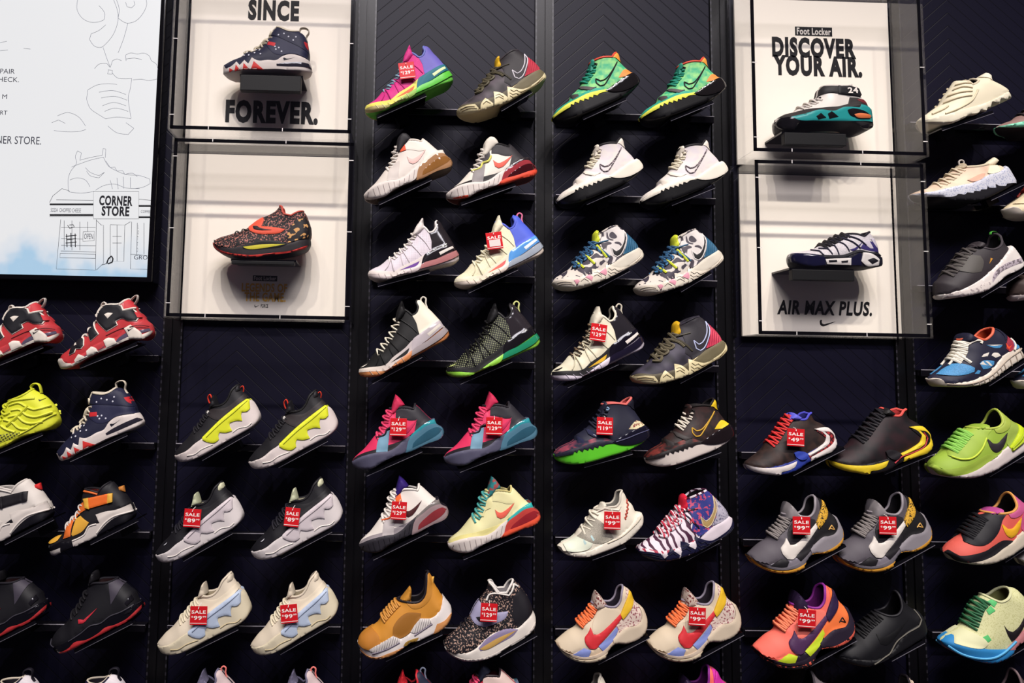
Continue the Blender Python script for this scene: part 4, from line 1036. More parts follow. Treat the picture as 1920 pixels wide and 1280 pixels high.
USA = teeth('ddd2da:zebra:5a2848:16', mid='26264e:rubber', tab='d8203a', ank='343c92:speck:b84468:110', hc='a9a4b2:speck:6c6880:200', mh='dcd0d8', band='dfd4da:zebra:a83048:20', th='282850:rubber', spk='e2d8dc', tl='1c1c40', sw='a98d58', swo='c4b494', lp='d8d0d8:stripe:b02c40:0.012', lp2='20204a:stripe:c03048:0.02', ls=None, lace='b82c44:stripe:e0d8dc:0.01')
GREENS = strike('3ca878:fade:8ccc7c:60', spk='f0a040', hp='e88a3c', toe='2f9c84', rand='e4e452', swo='1a1a1c', lace='2f9a80', trim='d84a34', lin='dc7c34', tng='2a8a74', heelm='2a2628:gloss')
WHITES = strike('cdc4c8:fade:d8d0c8:40', spk='e6ddd0', toe='e2d9d0', rand='e8e0d0', heelm='e8e0d0', swo='51454c:speck:c8b8bc:300', str='e4dacc', ey='d0c6c0', lace='e4dac2', trim='2a262c', lin='2a262c', tng='ded4c4')
NAVYS = strike('2d2e48', spk='26263c', hp='d2c8a0:speck:8a3030:160', toe='34344e:fade:8c3a4c:40', rand='2c2c46', mid='5cc42c:rubber', heelm='26243a:gloss', str='3c3e5c:gloss', ey='7c98b4', lace='2a2c44', trim='d86a64', lin='b84444', hl='4c4c70')
BROWNS = strike('482a28:fade:2e1e20:50', spk='e0bc20', hp='e4c424', toe='2e2226:fade:7c2e28:40', rand='2e2428', mid='d8ccc4:rubber', heelm='2e2428:gloss', str='433c3c', ey='241c1e', swo='c89c30', lace='ddd2c4', trim='2a2022', lin='1e181c')
BEIGE = lowair('d9cfc6', strap='c9bfb8', sw='e4b8b0', orn='d8502c', clip='ddd2c6', air='c09068:air', airw='a06c38:air', mid='5a4a40', tng='2e2a30', hc='e2d8cc', trim='ddd2c6', lin='cfc4b8')  # mid deepened, underside shade painted into it
WRED = lowair('e0d8cc', mud='2c272a', hc='39343a', strap='8a8484', zig='e4e070', sw='dc5a48', clip='3a3236:gloss', air='b04048:air', airw='5c1c24:air', out='dc4a30', tout='d84830', mid='6a3028', tng='ded6c8', trim='2c272a', eye='4a4448')
CRIM = lowair('d8305c', mud='2b2730', hc='35313c', eye='d83c68', strap='6c93aa', zig='2a2430', sw='c02454', clip='38a0ac:air', air='5c8ca4:air', airw='35647a:air', mid='6a7890:gloss', mid2='55536a', rib=None, lace='d84068', tngp='cc2c54', trim='332e38', lin='7c2038')
ORNG = lowair('e2dad2', mud='8c8488', strap='b4acac', eye='e0d8d0', zig='e0602c', sw='5a1c20', clip='77706e:gloss', air='b0989a:air', airw='98383e:air', mid='3a3644:gloss', mid2='38343e', rib='26232c', orn='e86a30', lace='ded6ce', tngp='3c2288', trim='e2dad2')
LEMON = lowair('dcd6a2', mud='d2c884', hc='dcd6a2', strap=None, eye='d9d29c', zig=None, sw='e0604c', clip='28a8a4', air='dc5048:air', airw='a82c34:air', out='e05234', mid='7a4038', lace='4a9c98', tngp='2c7c80:speck:a04a4a:60', trim='c8bc7c', lin='8a8050')
VOLT = wing('29272e', 'dde22c', 'd8ccc8', strap='3c3436', pull='e0402c', hpull='e0402c', ey='d8d4cc', cr='b9c020', lace='2c2a32', trim='1c1a20')
GREY = wing('1f1d28', 'cfc4c8', 'd4cccb', tng='c4c8a8', hs='d0d0b0', strap='232029', tsw='c8c8d0', cr='a89ea2', lace='2a2836', lin='c8c4a8', trim='26222c')
SAND = wing('d8cbb6', 'b4c2d8', 'd6cbb0', lin='b8a98e', strap='dccfb8', cr='8a98b0', sl='c4b48c', lace='ddd2b8', ey=None)
PLAID = hoop('31201f:fade:48302a:40', 'd9d0cc', mid='2c3a94', mid2='2c40a4', win='a02c30:plaid:5a1c24:0.014', toe='d9d0cc', tng='5a5cc8', lace='d43434', trim='4c4cc0', lin='34348c', sp='2e44ac')
BUMBLE = hoop('221a22:fade:3c1c26:30', 'e4c62a', rl='b42c3a', sp='2a242c', tng='1c161a', lace='2a2630', trim='e0544c', lin='c83c3c', mid='241c22', mid2='26202a')
GREYT = trail_low('58525a', mid='7c7680', tng='8c8688', hpan='1f1c22', qt='2e2a32', tp=None, sp='2a262e', sw='dcd4cc', rear='8c868c', fm='6d6870', fo='d99b34', ro='d99b34', hp='d8a634:speck:2a2420:260', em='e0b060', bad='d8322c', lace='7d7674', lin='26222a', trim='938c92')
TAN = trail_low('cfbea5', mid='c8b298', tng='c8b4a8:speck:7c3838:150', hpan='d0bcb0:speck:8c5058:170', sp='7a88c4', sw='cc2c34', rear='d0bfa8', fm='ccb9a4', fo='d6c6aa', hp='e0b428', lace='f0703c', lin='3c3442', trim='8c8494', qt='d2c2aa')
CORAL = trail_low('f47060', mid='30203c', tng='3a2450', hpan='f0763c', qt='f07868', sp='c4d82c', sw='5a3462', rear='3a2c44', fm='34243c', fo='34242e:speck:e0604c:120', ro='e0604c:speck:30202c:120', hp='3c2458', em='2a1c20', lace='f0805c', lin='6c1c70', trim='8c2c90', tp='f07464')
KD = P(up='241f2a:speck:a88a7c:190', mid='e0d8cf', hc='241f2c', ins='8c80a0', gold='c49c54', out='d8d0c8', strap='9a96b4', sw='2c2834', cl='e2dcd4', lace='2a2630', lin='8c8688', trim='dcd6d0')
KDRED = P(up='221c20:speck:b87468:200', mid='3a3438', hc='2a2024:speck:d8a060:70', ins='1c181c', gold='d8cc3c', out='e03c34', strap='e8583c', sw='3a2428', cl=None, lace='2a2024', lin='a83c38', trim='c85040')
WHEAT = P(up='c4842c', mid='e4dcd8', tng='c08430', fin='d8a850', pad='b87c2c', toe='b4742a', pan='94601e', wave='e4dcd8:rib', out='cf9058:rubber', ln='8a8090', plate='a07c34', lace='c4883c', lin='1e1a22', trim='2e2430')
ZIG = P(up='e2dac8', mid='e6dece', tng='d8d0c0', vm='a8a294:mesh', toe='dae0cc', ml='c8bea8', ep='b0cccc', zz='b44434', cl='e8e0d0', lace='ded6c4', lin='8c8880', trim='cfc7b8')
NAVYT = P(up='282a4e', mid='d9cec8', band='2e3058', ank='2a2c52', red='c4242c', tooth='d0302c', win='3a3644:gloss', sw='26263c', dot='d0d0dc', cl='d8cdb8', loop='d8ccb8', tog='d8cdb4', lace='d4c8b4', lin='3a3440', trim='d4c8b4')
LETT = P(up='b8363a:leather', mid='b8343a', win='5c5468:gloss', bor='e0d6ca', blk='1c1a28', red2='c03038', dk='7c2028', loop='d4cac0', lace='d8cec4', lin='2a2028', trim='d8cec4')
LIME = P(up='d8dc34', mid='dade38', carb='4c4c20:plaid:b4b830:0.008', rdg='e0e444', stp='d0d430', stp2='d8dc38', sw='4c4c18', lace='d8dc34', lin='8c8c20', trim='d0d434')
CROSS = P(up='221f2a', mid='1f1d28:rubber', mid2='cfc6bf', ml='e4dcd4', bump='cac2bc', yel='dca438', str='e4702c', str2='e46a24', yel2='e0aa3c', ctr='e07030', hp='c47c34', lace='d8cfc8', lin='6c1c1c', trim='2a2630')
CROSSW = P(up='d8d0c8', mid='23212c:rubber', mid2='d4cbc4', ml='e8e0d8', bump='cac2bc', yel='d4ccc4', str='b8b0ac', str2='262029', yel2='2a242c', ctr='e0d8d0', hp='d82c2c', lace='d8cfc8', lin='c8c0b8', trim='d8d0c8')
BLACKR = P(up='1f1d28', mid='1c1b25:gloss', tng='221f28', hc='4c4654', out='b82c30', ln='46434f', sw='c02838', bub='2a2830:gloss', bub2=None, lace='221f28', lin='3a1418', trim='2c2834')
LIMEW = waffle('94b23c', eye='9ab642', hc='95ac48', pad='a4b64a', mud='8ea63a', bump='b0cc50', clip='c8dc20', grv='a8bc18', sw='3c363c', seam='c8dc40', lace='8cc858', lin='1c1a1c', trim='b4c450')
SUNW = waffle('d85c50', eye='221e2a', hc='c05080', pad='c4588a', mud='241f2a', bump='201c24', clip='26222e', sw='e8ac20', lace='1e1c26', lin='221a1c', trim='e0a050', tng='b84c90', mid2='d4c8b4:rubber', mid='d0c4b0')
WHITEW = waffle('ded6ce', sw='3a3438', mid2='6a6068:rubber', mid='6a6068', lace='d8d0c8')
BUMPY = P(up='e2d8bc', mid='e6dec6', fo='d4c6a6', tab='e6dec8', out='bdb4a4', lin='4a4234', trim='d4c8ac')
MARB = P(up='dccab0:fade:d8b8a0:24', mid='1c1826', tng='c4b498', tl='b8b0a8', mid2='cfd0da:speck:a3a8bf:240', pan='e4dcc0', pull='e2d8bc', pr='d8a890', lace='ddcfb4', lin='8a7c68', trim='d8c8ac')
TEAL = P(up='9c7c74:fade:8a6c66:20', mid='2c2a36', tng='8c7068', tl='8c7068', mid2='8ce0bc:speck:5cb894:90', pan='90dcbc', pull='8c7068', pr='9c7c74', lace='3a3438', lin='3a3038', trim='8c7068')
CRATER = P(up='3c343a', mid='e4dcd6', tng='433b40', vp='54504c', grey='b4a8b0:speck:70666c:130', flk='dcd2cc:speck:a89c9c:110', loop='4ca83c', mk='c88c30', lace='56504e', lin='17151b', trim='4c444a')
CRATB = P(up='4c3c38', mid='d4c8c4', tng='4c3c38', vp='5a4a44', grey='b4a8b0', flk='d0c4c0', loop='4c3c38', mk=None, lace='2a2426', lin='17151b', trim='4c3c38')
FREE = runner('2b2b4a')
FREER = runner('dccba8', blue='dccba8', win='dccba8', red='c03a34', lace='c03a34', lin='802420', trim='b83a34')
FREEN = runner('2c2c48')
TRAILR = P(up='d8d8a4:speck:c4c48c:300', mid='c08080', blue='2c86c4', pink='c07c80', bl='58b0e0', sw='2c2028', toe='dcdcb0', green='58c070', lace='2c6a44', lin='8a8c54', trim='dcdcac')
BLACKZ = P(up='1b1a24', mid='171620', sw='15141c', pip='6c685f', lace='1a1820', lin='141219', trim='2a2832')
DIAM = P(up='e2dad2:leather', mid='1f1c22', band='37302f', red='7c2028', teal='1f9494:rubber', blk='221f24:gloss', orange='d8703c', strap='2e292c', pad='1d1a24', lace='e2dad2', lin='d8d0c8', trim='e0d8d0')
CAGE = P(up='dcd6da:mesh', mid='201c34', navy='23234e:gloss', navy2='1a1a38', blk='19172a', wht='e2dcd8', wht2='c8c0cc', pur='3c2f80', rib='2a2850', sw='3c2f80', lace='1d1b26', lin='17151f', trim='1f1c30')

SH = []
def add(row, name, fam, a, b, pal, label, short, y=-0.125, **k):
    e, body, sc, th = shoe(name, fam, a, b, pal, label, y, **k)
    SH.append((row, e, body, sc, th, short, y))
HT, LT, RS = 'high_top_sneaker', 'low_top_sneaker', 'running_shoe'
add(0, HT, 'knit', (684, 207.5), (849.4, 153), PINK, 'hot pink knit sneaker with lavender heel and yellow-green sole', 'the hot pink knit sneaker')
add(0, HT, 'teeth', (855.9, 210.4), (1021.8, 147), DARKT, 'dark brown high-top with red heel and gold tongue, beside the hot pink sneaker', 'the dark brown high-top in the top row')
add(0, HT, 'strike', (1034.7, 221.3), (1197, 154), GREENS, 'green and orange high-top beside the dark brown high-top of the top row', 'the green high-top next to the dark brown one')
add(0, HT, 'strike', (1199, 221.3), (1357.3, 163), GREENS, 'green and orange high-top next to the clear case reading DISCOVER YOUR AIR', 'the green high-top next to the clear case')
add(1, LT, 'lowair', (682.2, 369.6), (847.4, 307), BEIGE, 'pale beige sneaker with dark tongue and clear caramel heel unit', 'the pale beige sneaker with dark tongue')
add(1, LT, 'lowair', (836, 367.6), (1004.7, 322), WRED, 'white and charcoal sneaker with coral check mark and red heel unit', 'the white and charcoal sneaker')
add(1, HT, 'strike', (1043.2, 376.5), (1203, 313.2), WHITES, 'white high-top with dotted check mark outline, beside the white and charcoal sneaker', 'the white high-top beside the charcoal one')
add(1, HT, 'strike', (1200.4, 377), (1360.7, 318), WHITES, 'white high-top with dotted check mark outline, closest to the lower clear case', 'the white high-top by the clear case')
add(2, HT, 'knit', (689.7, 513.7), (860.3, 487), WHITEK, 'lilac white knit sneaker with smoky black heel and pink air unit', 'the lilac white knit sneaker')
add(2, HT, 'knit', (851, 529.5), (1018.6, 471), CREAM, 'cream knit sneaker with blue heel, pink loop and blank sale sticker', 'the cream and blue knit sneaker')
add(2, HT, 'teeth', (1035.3, 530.7), (1203, 477.3), CAMO, 'grey camouflage high-top with blue laces, beside the cream and blue sneaker', 'the camouflage high-top by the cream sneaker')
add(2, HT, 'teeth', (1189, 541.6), (1350.8, 481.2), CAMO, 'grey camouflage high-top with blue laces, nearest the lower clear case with the ribbed sneaker', 'the camouflage high-top by the clear case')
add(3, HT, 'knit', (672.3, 697.4), (842, 628), GUM, 'black knit sneaker with white heel, white laces and gum sole', 'the black sneaker with white heel')
add(3, HT, 'knit', (836, 695.5), (1011.3, 641), GREENK, 'black speckled knit sneaker with bright green sole', 'the black sneaker with green sole')
add(3, HT, 'knit', (1032.8, 702.6), (1205.5, 645), YELK, 'off-white knit sneaker with black heel, yellow side slit and sale tag', 'the off-white sneaker with yellow slit')
add(3, HT, 'teeth', (1182.6, 706.6), (1357.7, 649.2), DARKT2, 'dark violet high-top with red heel and gold tongue, beside the off-white knit sneaker', 'the dark violet high-top')
add(4, LT, 'wing', (326.7, 853.3), (488.4, 779), VOLT, 'black sneaker with neon yellow side wing, farther from the crimson pair', 'the first neon yellow wing sneaker')
add(4, LT, 'wing', (464.7, 865), (633.5, 793), VOLT, 'black sneaker with neon yellow side wing, next to the crimson pair', 'the second neon yellow wing sneaker')
add(4, LT, 'lowair', (660, 866.6), (831.5, 807.2), CRIM, 'crimson sneaker with teal heel, next to the neon yellow wing sneaker', 'the first crimson sneaker')
add(4, LT, 'lowair', (831.7, 858.6), (1005.6, 806.2), CRIM, 'crimson sneaker with teal heel, next to the navy and green high-top', 'the second crimson sneaker')
add(4, HT, 'strike', (1037.8, 851.7), (1216.5, 809), NAVYS, 'navy high-top with bright green outsole and coral collar', 'the navy and green high-top')
add(4, HT, 'strike', (1208, 858.6), (1373.3, 805.2), BROWNS, 'dark maroon high-top with yellow heel and white laces', 'the dark maroon high-top')
add(4, LT, 'hoop', (1395.8, 869.7), (1560.7, 821.2), PLAID, 'brown plaid-heeled sneaker with white heel check mark, red laces and blue sole', 'the plaid-heeled sneaker')
add(4, LT, 'hoop', (1552, 861.8), (1737.2, 823.2), BUMBLE, 'black sneaker with big yellow heel check mark and yellow toe', 'the black sneaker with yellow heel check mark')
add(4, RS, 'waffle', (1738, 873.8), (1918.8, 823.8), LIMEW, 'lime green running shoe with dark check mark and white sole', 'the lime green running shoe')
add(5, LT, 'wing', (290.9, 1038.3), (456.7, 963), GREY, 'black and pale grey sneaker with side wing, farther from the orange-trimmed white sneaker', 'the first grey wing sneaker')
add(5, LT, 'wing', (469.4, 1031.4), (642.2, 959.2), GREY, 'black and pale grey sneaker with side wing, next to the orange-trimmed white sneaker', 'the second grey wing sneaker')
add(5, LT, 'lowair', (672.8, 1021.6), (840, 955), ORNG, 'white and grey sneaker with orange eyestay and purple tongue', 'the orange-trimmed white sneaker')
add(5, LT, 'lowair', (839, 1019.6), (1010.6, 962.2), LEMON, 'pale lemon sneaker with coral check mark, teal clip and red heel unit', 'the pale lemon sneaker')
add(5, LT, 'zig', (1044.7, 1022.7), (1205, 965.3), ZIG, 'ivory low sneaker with red zigzag stitching at the heel', 'the ivory sneaker with red zigzag')
add(5, HT, 'teeth', (1193.8, 1030.6), (1370.3, 975.2), USA, 'blue tie-dye and zebra striped high-top with gold check mark', 'the blue tie-dye high-top')
add(5, LT, 'trail_low', (1400.8, 1038.6), (1571, 989.2), GREYT, 'grey sneaker with white check mark, next to the blue tie-dye high-top', 'the first grey gum-soled sneaker')
add(5, LT, 'trail_low', (1562, 1035.7), (1733.7, 985.2), GREYT, 'grey sneaker with white check mark, next to the pink and black running shoe', 'the second grey gum-soled sneaker')
add(5, RS, 'waffle', (1768, 1033.7), (1945, 978), SUNW, 'pink, coral and black running shoe with yellow check mark', 'the pink and black running shoe')
add(6, LT, 'wing', (294.8, 1206.4), (471, 1139), SAND, 'beige sneaker with pale blue side wing, farther from the wheat sneaker', 'the first beige wing sneaker')
add(6, LT, 'wing', (469.6, 1209.4), (634.2, 1133.2), SAND, 'beige sneaker with pale blue side wing, next to the wheat sneaker', 'the second beige wing sneaker')
add(6, LT, 'fin', (670.8, 1201.4), (846.5, 1142), WHEAT, 'wheat brown sneaker with white wavy midsole and gum sole', 'the wheat sneaker')
add(6, HT, 'strapknit', (832, 1202.4), (1003.3, 1156), KD, 'black patterned high-top with lilac strap and white sole', 'the black patterned high-top')
add(6, LT, 'trail_low', (1040.8, 1201.6), (1209, 1157), TAN, 'tan sneaker with big red check mark, orange laces and no sale tag', 'the tan sneaker without a tag')
add(6, LT, 'trail_low', (1212, 1200.6), (1382.2, 1151), TAN, 'tan sneaker with big red check mark, orange laces and a sale tag', 'the tan sneaker with a tag')
add(6, LT, 'trail_low', (1411.7, 1211.5), (1591.4, 1159), CORAL, 'coral sneaker with purple check mark and lime side panels', 'the coral sneaker')
add(6, RS, 'dark_runner', (1560, 1226.3), (1725.3, 1176.9), BLACKZ, 'all black running shoe beside the coral sneaker', 'the all black running shoe')
add(6, RS, 'trailrun', (1762, 1200), (1950, 1160), TRAILR, 'pale yellow running shoe with blue toe bumper and dark check mark', 'the pale yellow running shoe')
# bay under the lit screen
add(3, HT, 'letters', (-61, 681.5), (114.8, 628.5), LETT, 'red high-top with white-edged black letters, cut by the picture edge', 'the red high-top at the picture edge')
add(3, HT, 'letters', (112.8, 676.4), (289, 623.2), LETT, 'red high-top with white-edged black letters, wholly in view under the lit screen', 'the red high-top wholly in view')
add(4, HT, 'foam', (-62, 850.5), (112.4, 785), LIME, 'neon yellow moulded sneaker with ribbed shell', 'the neon yellow moulded sneaker')
add(4, HT, 'trainer', (107, 849.6), (271, 788.5), NAVYT, 'navy high-top with white pull loop beside the neon yellow moulded sneaker', 'the navy high-top on the wall')
add(5, HT, 'cross', (-69, 1018), (100, 960), CROSSW, 'white high-top with black ankle strap and red heel tab', 'the white high-top with black strap')
add(5, HT, 'cross', (93.9, 1015.8), (255, 962.7), CROSS, 'black and orange high-top with orange ankle strap', 'the black and orange high-top')
add(6, LT, 'blackout', (-80, 1206), (91.6, 1134.5), BLACKR, 'black sneaker with red outsole, cut by the picture edge', 'the red-soled black sneaker at the edge')
add(6, LT, 'blackout', (97.9, 1206.3), (269, 1134.5), BLACKR, 'black sneaker with red check mark and red outsole, next to the beige sneaker', 'the red-soled black sneaker by the beige one')
# bay at the other end
add(0, RS, 'bumpy', (1720, 227.3), (1887.5, 183), BUMPY, 'cream bumpy running shoe beside the DISCOVER YOUR AIR case', 'the cream bumpy running shoe')
add(0, RS, 'marble', (1867, 239), (2045, 205), TEAL, 'mint and brown running shoe, cut by the picture edge', 'the mint and brown running shoe')
add(1, RS, 'marble', (1711, 363.5), (1893, 340), MARB, 'beige running shoe with speckled white midsole and heel pull', 'the beige running shoe', y=-.108, yaw=-3)
add(1, RS, 'runner', (1883, 392), (2055, 350), FREER, 'cream running shoe with red laces, cut by the picture edge', 'the cream running shoe with red laces')
add(2, RS, 'crater', (1753.2, 554.8), (1907.3, 492.3), CRATER, 'charcoal running shoe with white flecked sole and green heel loop', 'the charcoal running shoe')
add(2, RS, 'crater', (1893, 556), (2058, 497), CRATB, 'brown running shoe, only its toe in view behind the charcoal one', 'the brown running shoe')
add(3, RS, 'runner', (1740.6, 710), (1910, 659.4), FREE, 'navy and sky blue running shoe with white laces and orange lining', 'the navy and sky blue running shoe')
add(3, RS, 'runner', (1901, 714), (2072, 664), FREEN, 'navy and sky blue shoe, only its toe inside the picture', 'the navy shoe cut by the picture edge')
add(5, RS, 'waffle', (1907, 1046), (2080, 995), WHITEW, 'white shoe with grey sole, only its toe inside the picture', 'the white shoe cut by the picture edge')
# lowest row: only the collars rise into the picture
LOW = dict(group='sneakers of the lowest row')
def low(fam, pal, top, name, label, short, off, ln=172, tilt=22, **k):
    """off: place of the collar top in front of the toe, as (share of length, rise)"""
    ax, ay = top[0] - off[0] * ln, top[1] + off[1] * ln
    add(7, name, fam, (ax, ay), (ax + ln * math.cos(R(tilt)), ay - ln * math.sin(R(tilt))), pal, label, short, **LOW)
KN = knit('2a2640', '6c6880', 'c8b4b4', '8c8694', '4c4660', '8a8494:air', 'b0a8b0', '2a2838', loop='f08078', lin='3a3648')
KN2 = knit('7c1420', 'c0202c', '2c3450', '4c1820', '2a2430', '5c2028:air', '40202a', '8c1824', loop='7c8498', lin='1c1824')
low('trainer', dict(NAVYT, up='e0d8dc', ank='e0d8dc', band='e0d8dc', dot=None, cl='2c2450', loop='262234', lace='9c98a0', tog=None, red=None), (26, 1254), HT, 'white and purple high-top of the lowest row, nearest the picture corner', 'the white high-top in the corner', (.52, .80))
low('trainer', dict(NAVYT, up='e0d8dc', ank='e0d8dc', band='e0d8dc', dot=None, cl='2c2450', loop='262234', lace='9c98a0', tog=None, red=None), (188, 1253), HT, 'white and purple high-top of the lowest row under the red-soled black sneaker', 'the second white high-top of the lowest row', (.52, .80))
low('knit', KN, (425, 1258), HT, 'grey sneaker with coral heel loop under the first beige sneaker', 'the grey sneaker with coral loop', (.72, .72))
low('knit', KN, (594, 1260), HT, 'grey sneaker with coral heel loop, nearer the wheat sneaker', 'the second grey sneaker with coral loop', (.72, .72))
low('knit', KN2, (800, 1262), HT, 'dark red knit sneaker under the wheat sneaker', 'the dark red knit sneaker', (.72, .72))
low('lowair', dict(CRIM, hc='cfb8b0', tngp='2a3048', trim='3a2a34', up='b8283c'), (950, 1268), LT, 'red and dusty pink sneaker under the black patterned high-top', 'the dusty pink sneaker', (.70, .56))
low('zig', ZIG, (1134, 1271), LT, 'pale sneaker under the first tan sneaker, only its heel in view', 'the pale sneaker of the lowest row', (.74, .60))
low('trail_low', dict(CORAL, hp='c82c9c', hpan='c82c9c'), (1345, 1265), LT, 'magenta sneaker under the second tan sneaker, only its heel in view', 'the magenta sneaker of the lowest row', (.75, .59))
low('dark_runner', dict(BLACKZ, up='6c6468', mid='6c6468', trim='4c464c'), (1530, 1264), RS, 'grey shoe under the coral sneaker, only its heel in view', 'the grey shoe of the lowest row', (.72, .68))
low('fin', dict(WHEAT, up='cbb8a4', pad='cbb8a4', fin='cbb8a4', tng='cbb8a4'), (1712, 1272), LT, 'light tan shoe under the all black running shoe, only its heel in view', 'the light tan shoe of the lowest row', (.73, .73))
low('dark_runner', dict(BLACKZ, up='5c4a4c', mid='4c4044', trim='7c686a'), (1915, 1267), RS, 'dim brown shoe under the pale yellow running shoe', 'the dim brown shoe of the lowest row', (.72, .68))
# the four shoes in the clear cases
CG = dict(group='sneakers inside the clear cases')
add(None, HT, 'trainer', (418, 127.5), (585.8, 135.6), NAVYT, 'navy high-top inside the clear case reading SINCE FOREVER', 'the cased navy high-top', -0.10, **CG)
add(None, LT, 'strapknit', (402, 441), (582, 458), KDRED, 'black sneaker with red strap and sole inside the LEGENDS OF THE GAME case', 'the cased red-strapped sneaker', -0.10, flat=.82, **CG)
add(None, HT, 'diamond', (1452.2, 236.3), (1630, 236.3), DIAM, 'white and teal sneaker with numbered ankle strap inside the DISCOVER YOUR AIR case', 'the cased white and teal sneaker', -0.10, **CG)
add(None, RS, 'cage', (1478.2, 484.8), (1648, 490.7), CAGE, 'white sneaker with dark ribs inside the lower clear case with the ribbed sneaker', 'the cased white ribbed sneaker', -0.10, **CG)

# ------------------------------------------------------------------ shelves under the sneakers
DARKP = mat('0b0a10:gloss')
ARM = mat('0b0a0f:leather')
LIPM = mat('1b1a22:gloss')
BRIGHT = mat('a8a3ac:metal')
def shelf(e, body, sc, th, short, y):
    s = empty('shoe_shelf', tuple(e.location), tuple(e.rotation_euler), 1.0)
    tag(s, 'angled black shelf plate under ' + short, 'shelf', 'angled shelf plates on the wall')
    h = min(.092, body.rest * sc * .5 + .03)
    d = min(0, float(body.sole[:, 1].min()) * sc) - .0026      # just clear of the lowest tread
    MB().box(-h, h, -.040, .045, d - .004, d).build('plate', DARKP, s)
    MB().box(-h, h, -.0415, -.0400, d - .009, d).build('front_lip', LIPM, s)
    MB().box(-h, h, -.0425, -.0400, d - .0102, d - .009).build('lip_edge', mat('77737d:metal'), s)
    MB().box(-.02, .02, .045, -y - .0362, d - .034, d - .0002).build('arm', ARM, s)
for row, e, body, sc, th, short, y in SH:
    if row is not None:
        shelf(e, body, sc, th, short, y)

# ------------------------------------------------------------------ sale tags
RED, TXT = mat('c41a22:leather', True), mat('ece2dc', True)
def price_tag(px, py, price, rot, short, y=-0.125, sticker=False, w=30.5, h=32.5):
    p = at(px, py, y - .062)
    k = (y - .062 - CAM[1]) / FPX
    w, h = w * k, h * k
    t = empty('price_tag', tuple(p), (0, R(rot), 0))
    tag(t, ('red SALE tag with blank white sticker on ' if sticker else 'red SALE tag reading $%s on ' % price) + short, 'price tag', 'red sale tags')
    bevbox('card', -w / 2, w / 2, -.0006, .0006, -h / 2, h / 2, .0003, RED, t)
    m = MB()
    yy = -.0009
    m.add(*text_vf('SALE', -w * .42, w * .42, h * .10, h * .28, yy))
    if not sticker:
        m.add(*text_vf(price, -w * .28, w * .20, -h * .24, -h * .02, yy))
        m.add(*text_vf('D', -w * .42, -w * .32, -h * .12, -h * .02, yy))
        m.add(*text_vf('99', w * .24, w * .44, -h * .11, -h * .02, yy))
    m.build('lettering', TXT, t)
    MB().box(-w * .49, w * .49, -.0010, -.0007, -h * .43, -h * .40).build('white_line', TXT, t)
    if sticker:
        MB().box(-w * .34, w * .36, -.0012, -.0007, -h * .34, h * .06).build('sticker', mat('e8dcd6'), t)
    MB().tube([(-.001, -.0035, h * .36), (0, -.0015, h * .45), (.001, .006, h * .52), (.002, .020, h * .56)], .0011).build('fastener', mat('e6e0dc:gloss'), t)
    return t
price_tag(763, 132, '129', -9, 'the hot pink knit sneaker')
price_tag(927, 451, '129', -8, 'the cream and blue knit sneaker', sticker=True)
price_tag(1122, 623, '129', 8, 'the off-white knit sneaker with yellow slit')
price_tag(747, 800.5, '129', 1, 'the crimson sneaker by the neon yellow wing sneaker')
price_tag(926.5, 798.5, '129', 1, 'the crimson sneaker by the navy and green high-top')
price_tag(1134, 798.5, '119', 2, 'the navy and green high-top')
price_tag(1492, 819.8, '49', 3, 'the plaid-heeled sneaker', w=33)
price_tag(360.5, 971, '89', 3, 'the grey wing sneaker farther from the orange-trimmed one')
price_tag(547.6, 969.3, '89', 5, 'the grey wing sneaker by the orange-trimmed one', w=27, h=34)
price_tag(748, 957, '129', 3, 'the orange-trimmed white sneaker', w=28)
price_tag(1148, 975.6, '99', 1, 'the ivory sneaker with red zigzag')
price_tag(1502.7, 985, '99', 1, 'the grey gum-soled sneaker by the blue tie-dye high-top', w=33)
price_tag(1664.6, 985, '99', 1, 'the grey gum-soled sneaker by the pink and black shoe', w=33)
price_tag(372.4, 1153.4, '99', 0, 'the beige wing sneaker farther from the wheat sneaker')
price_tag(542, 1150.3, '99', -6, 'the beige wing sneaker next to the wheat sneaker')
price_tag(916.6, 1148, '129', 3, 'the black patterned high-top')
price_tag(1307.4, 1155.5, '99', 3, 'the tan sneaker with red check mark', w=31)
price_tag(1513, 1159.6, '99', 4, 'the coral sneaker', w=33)

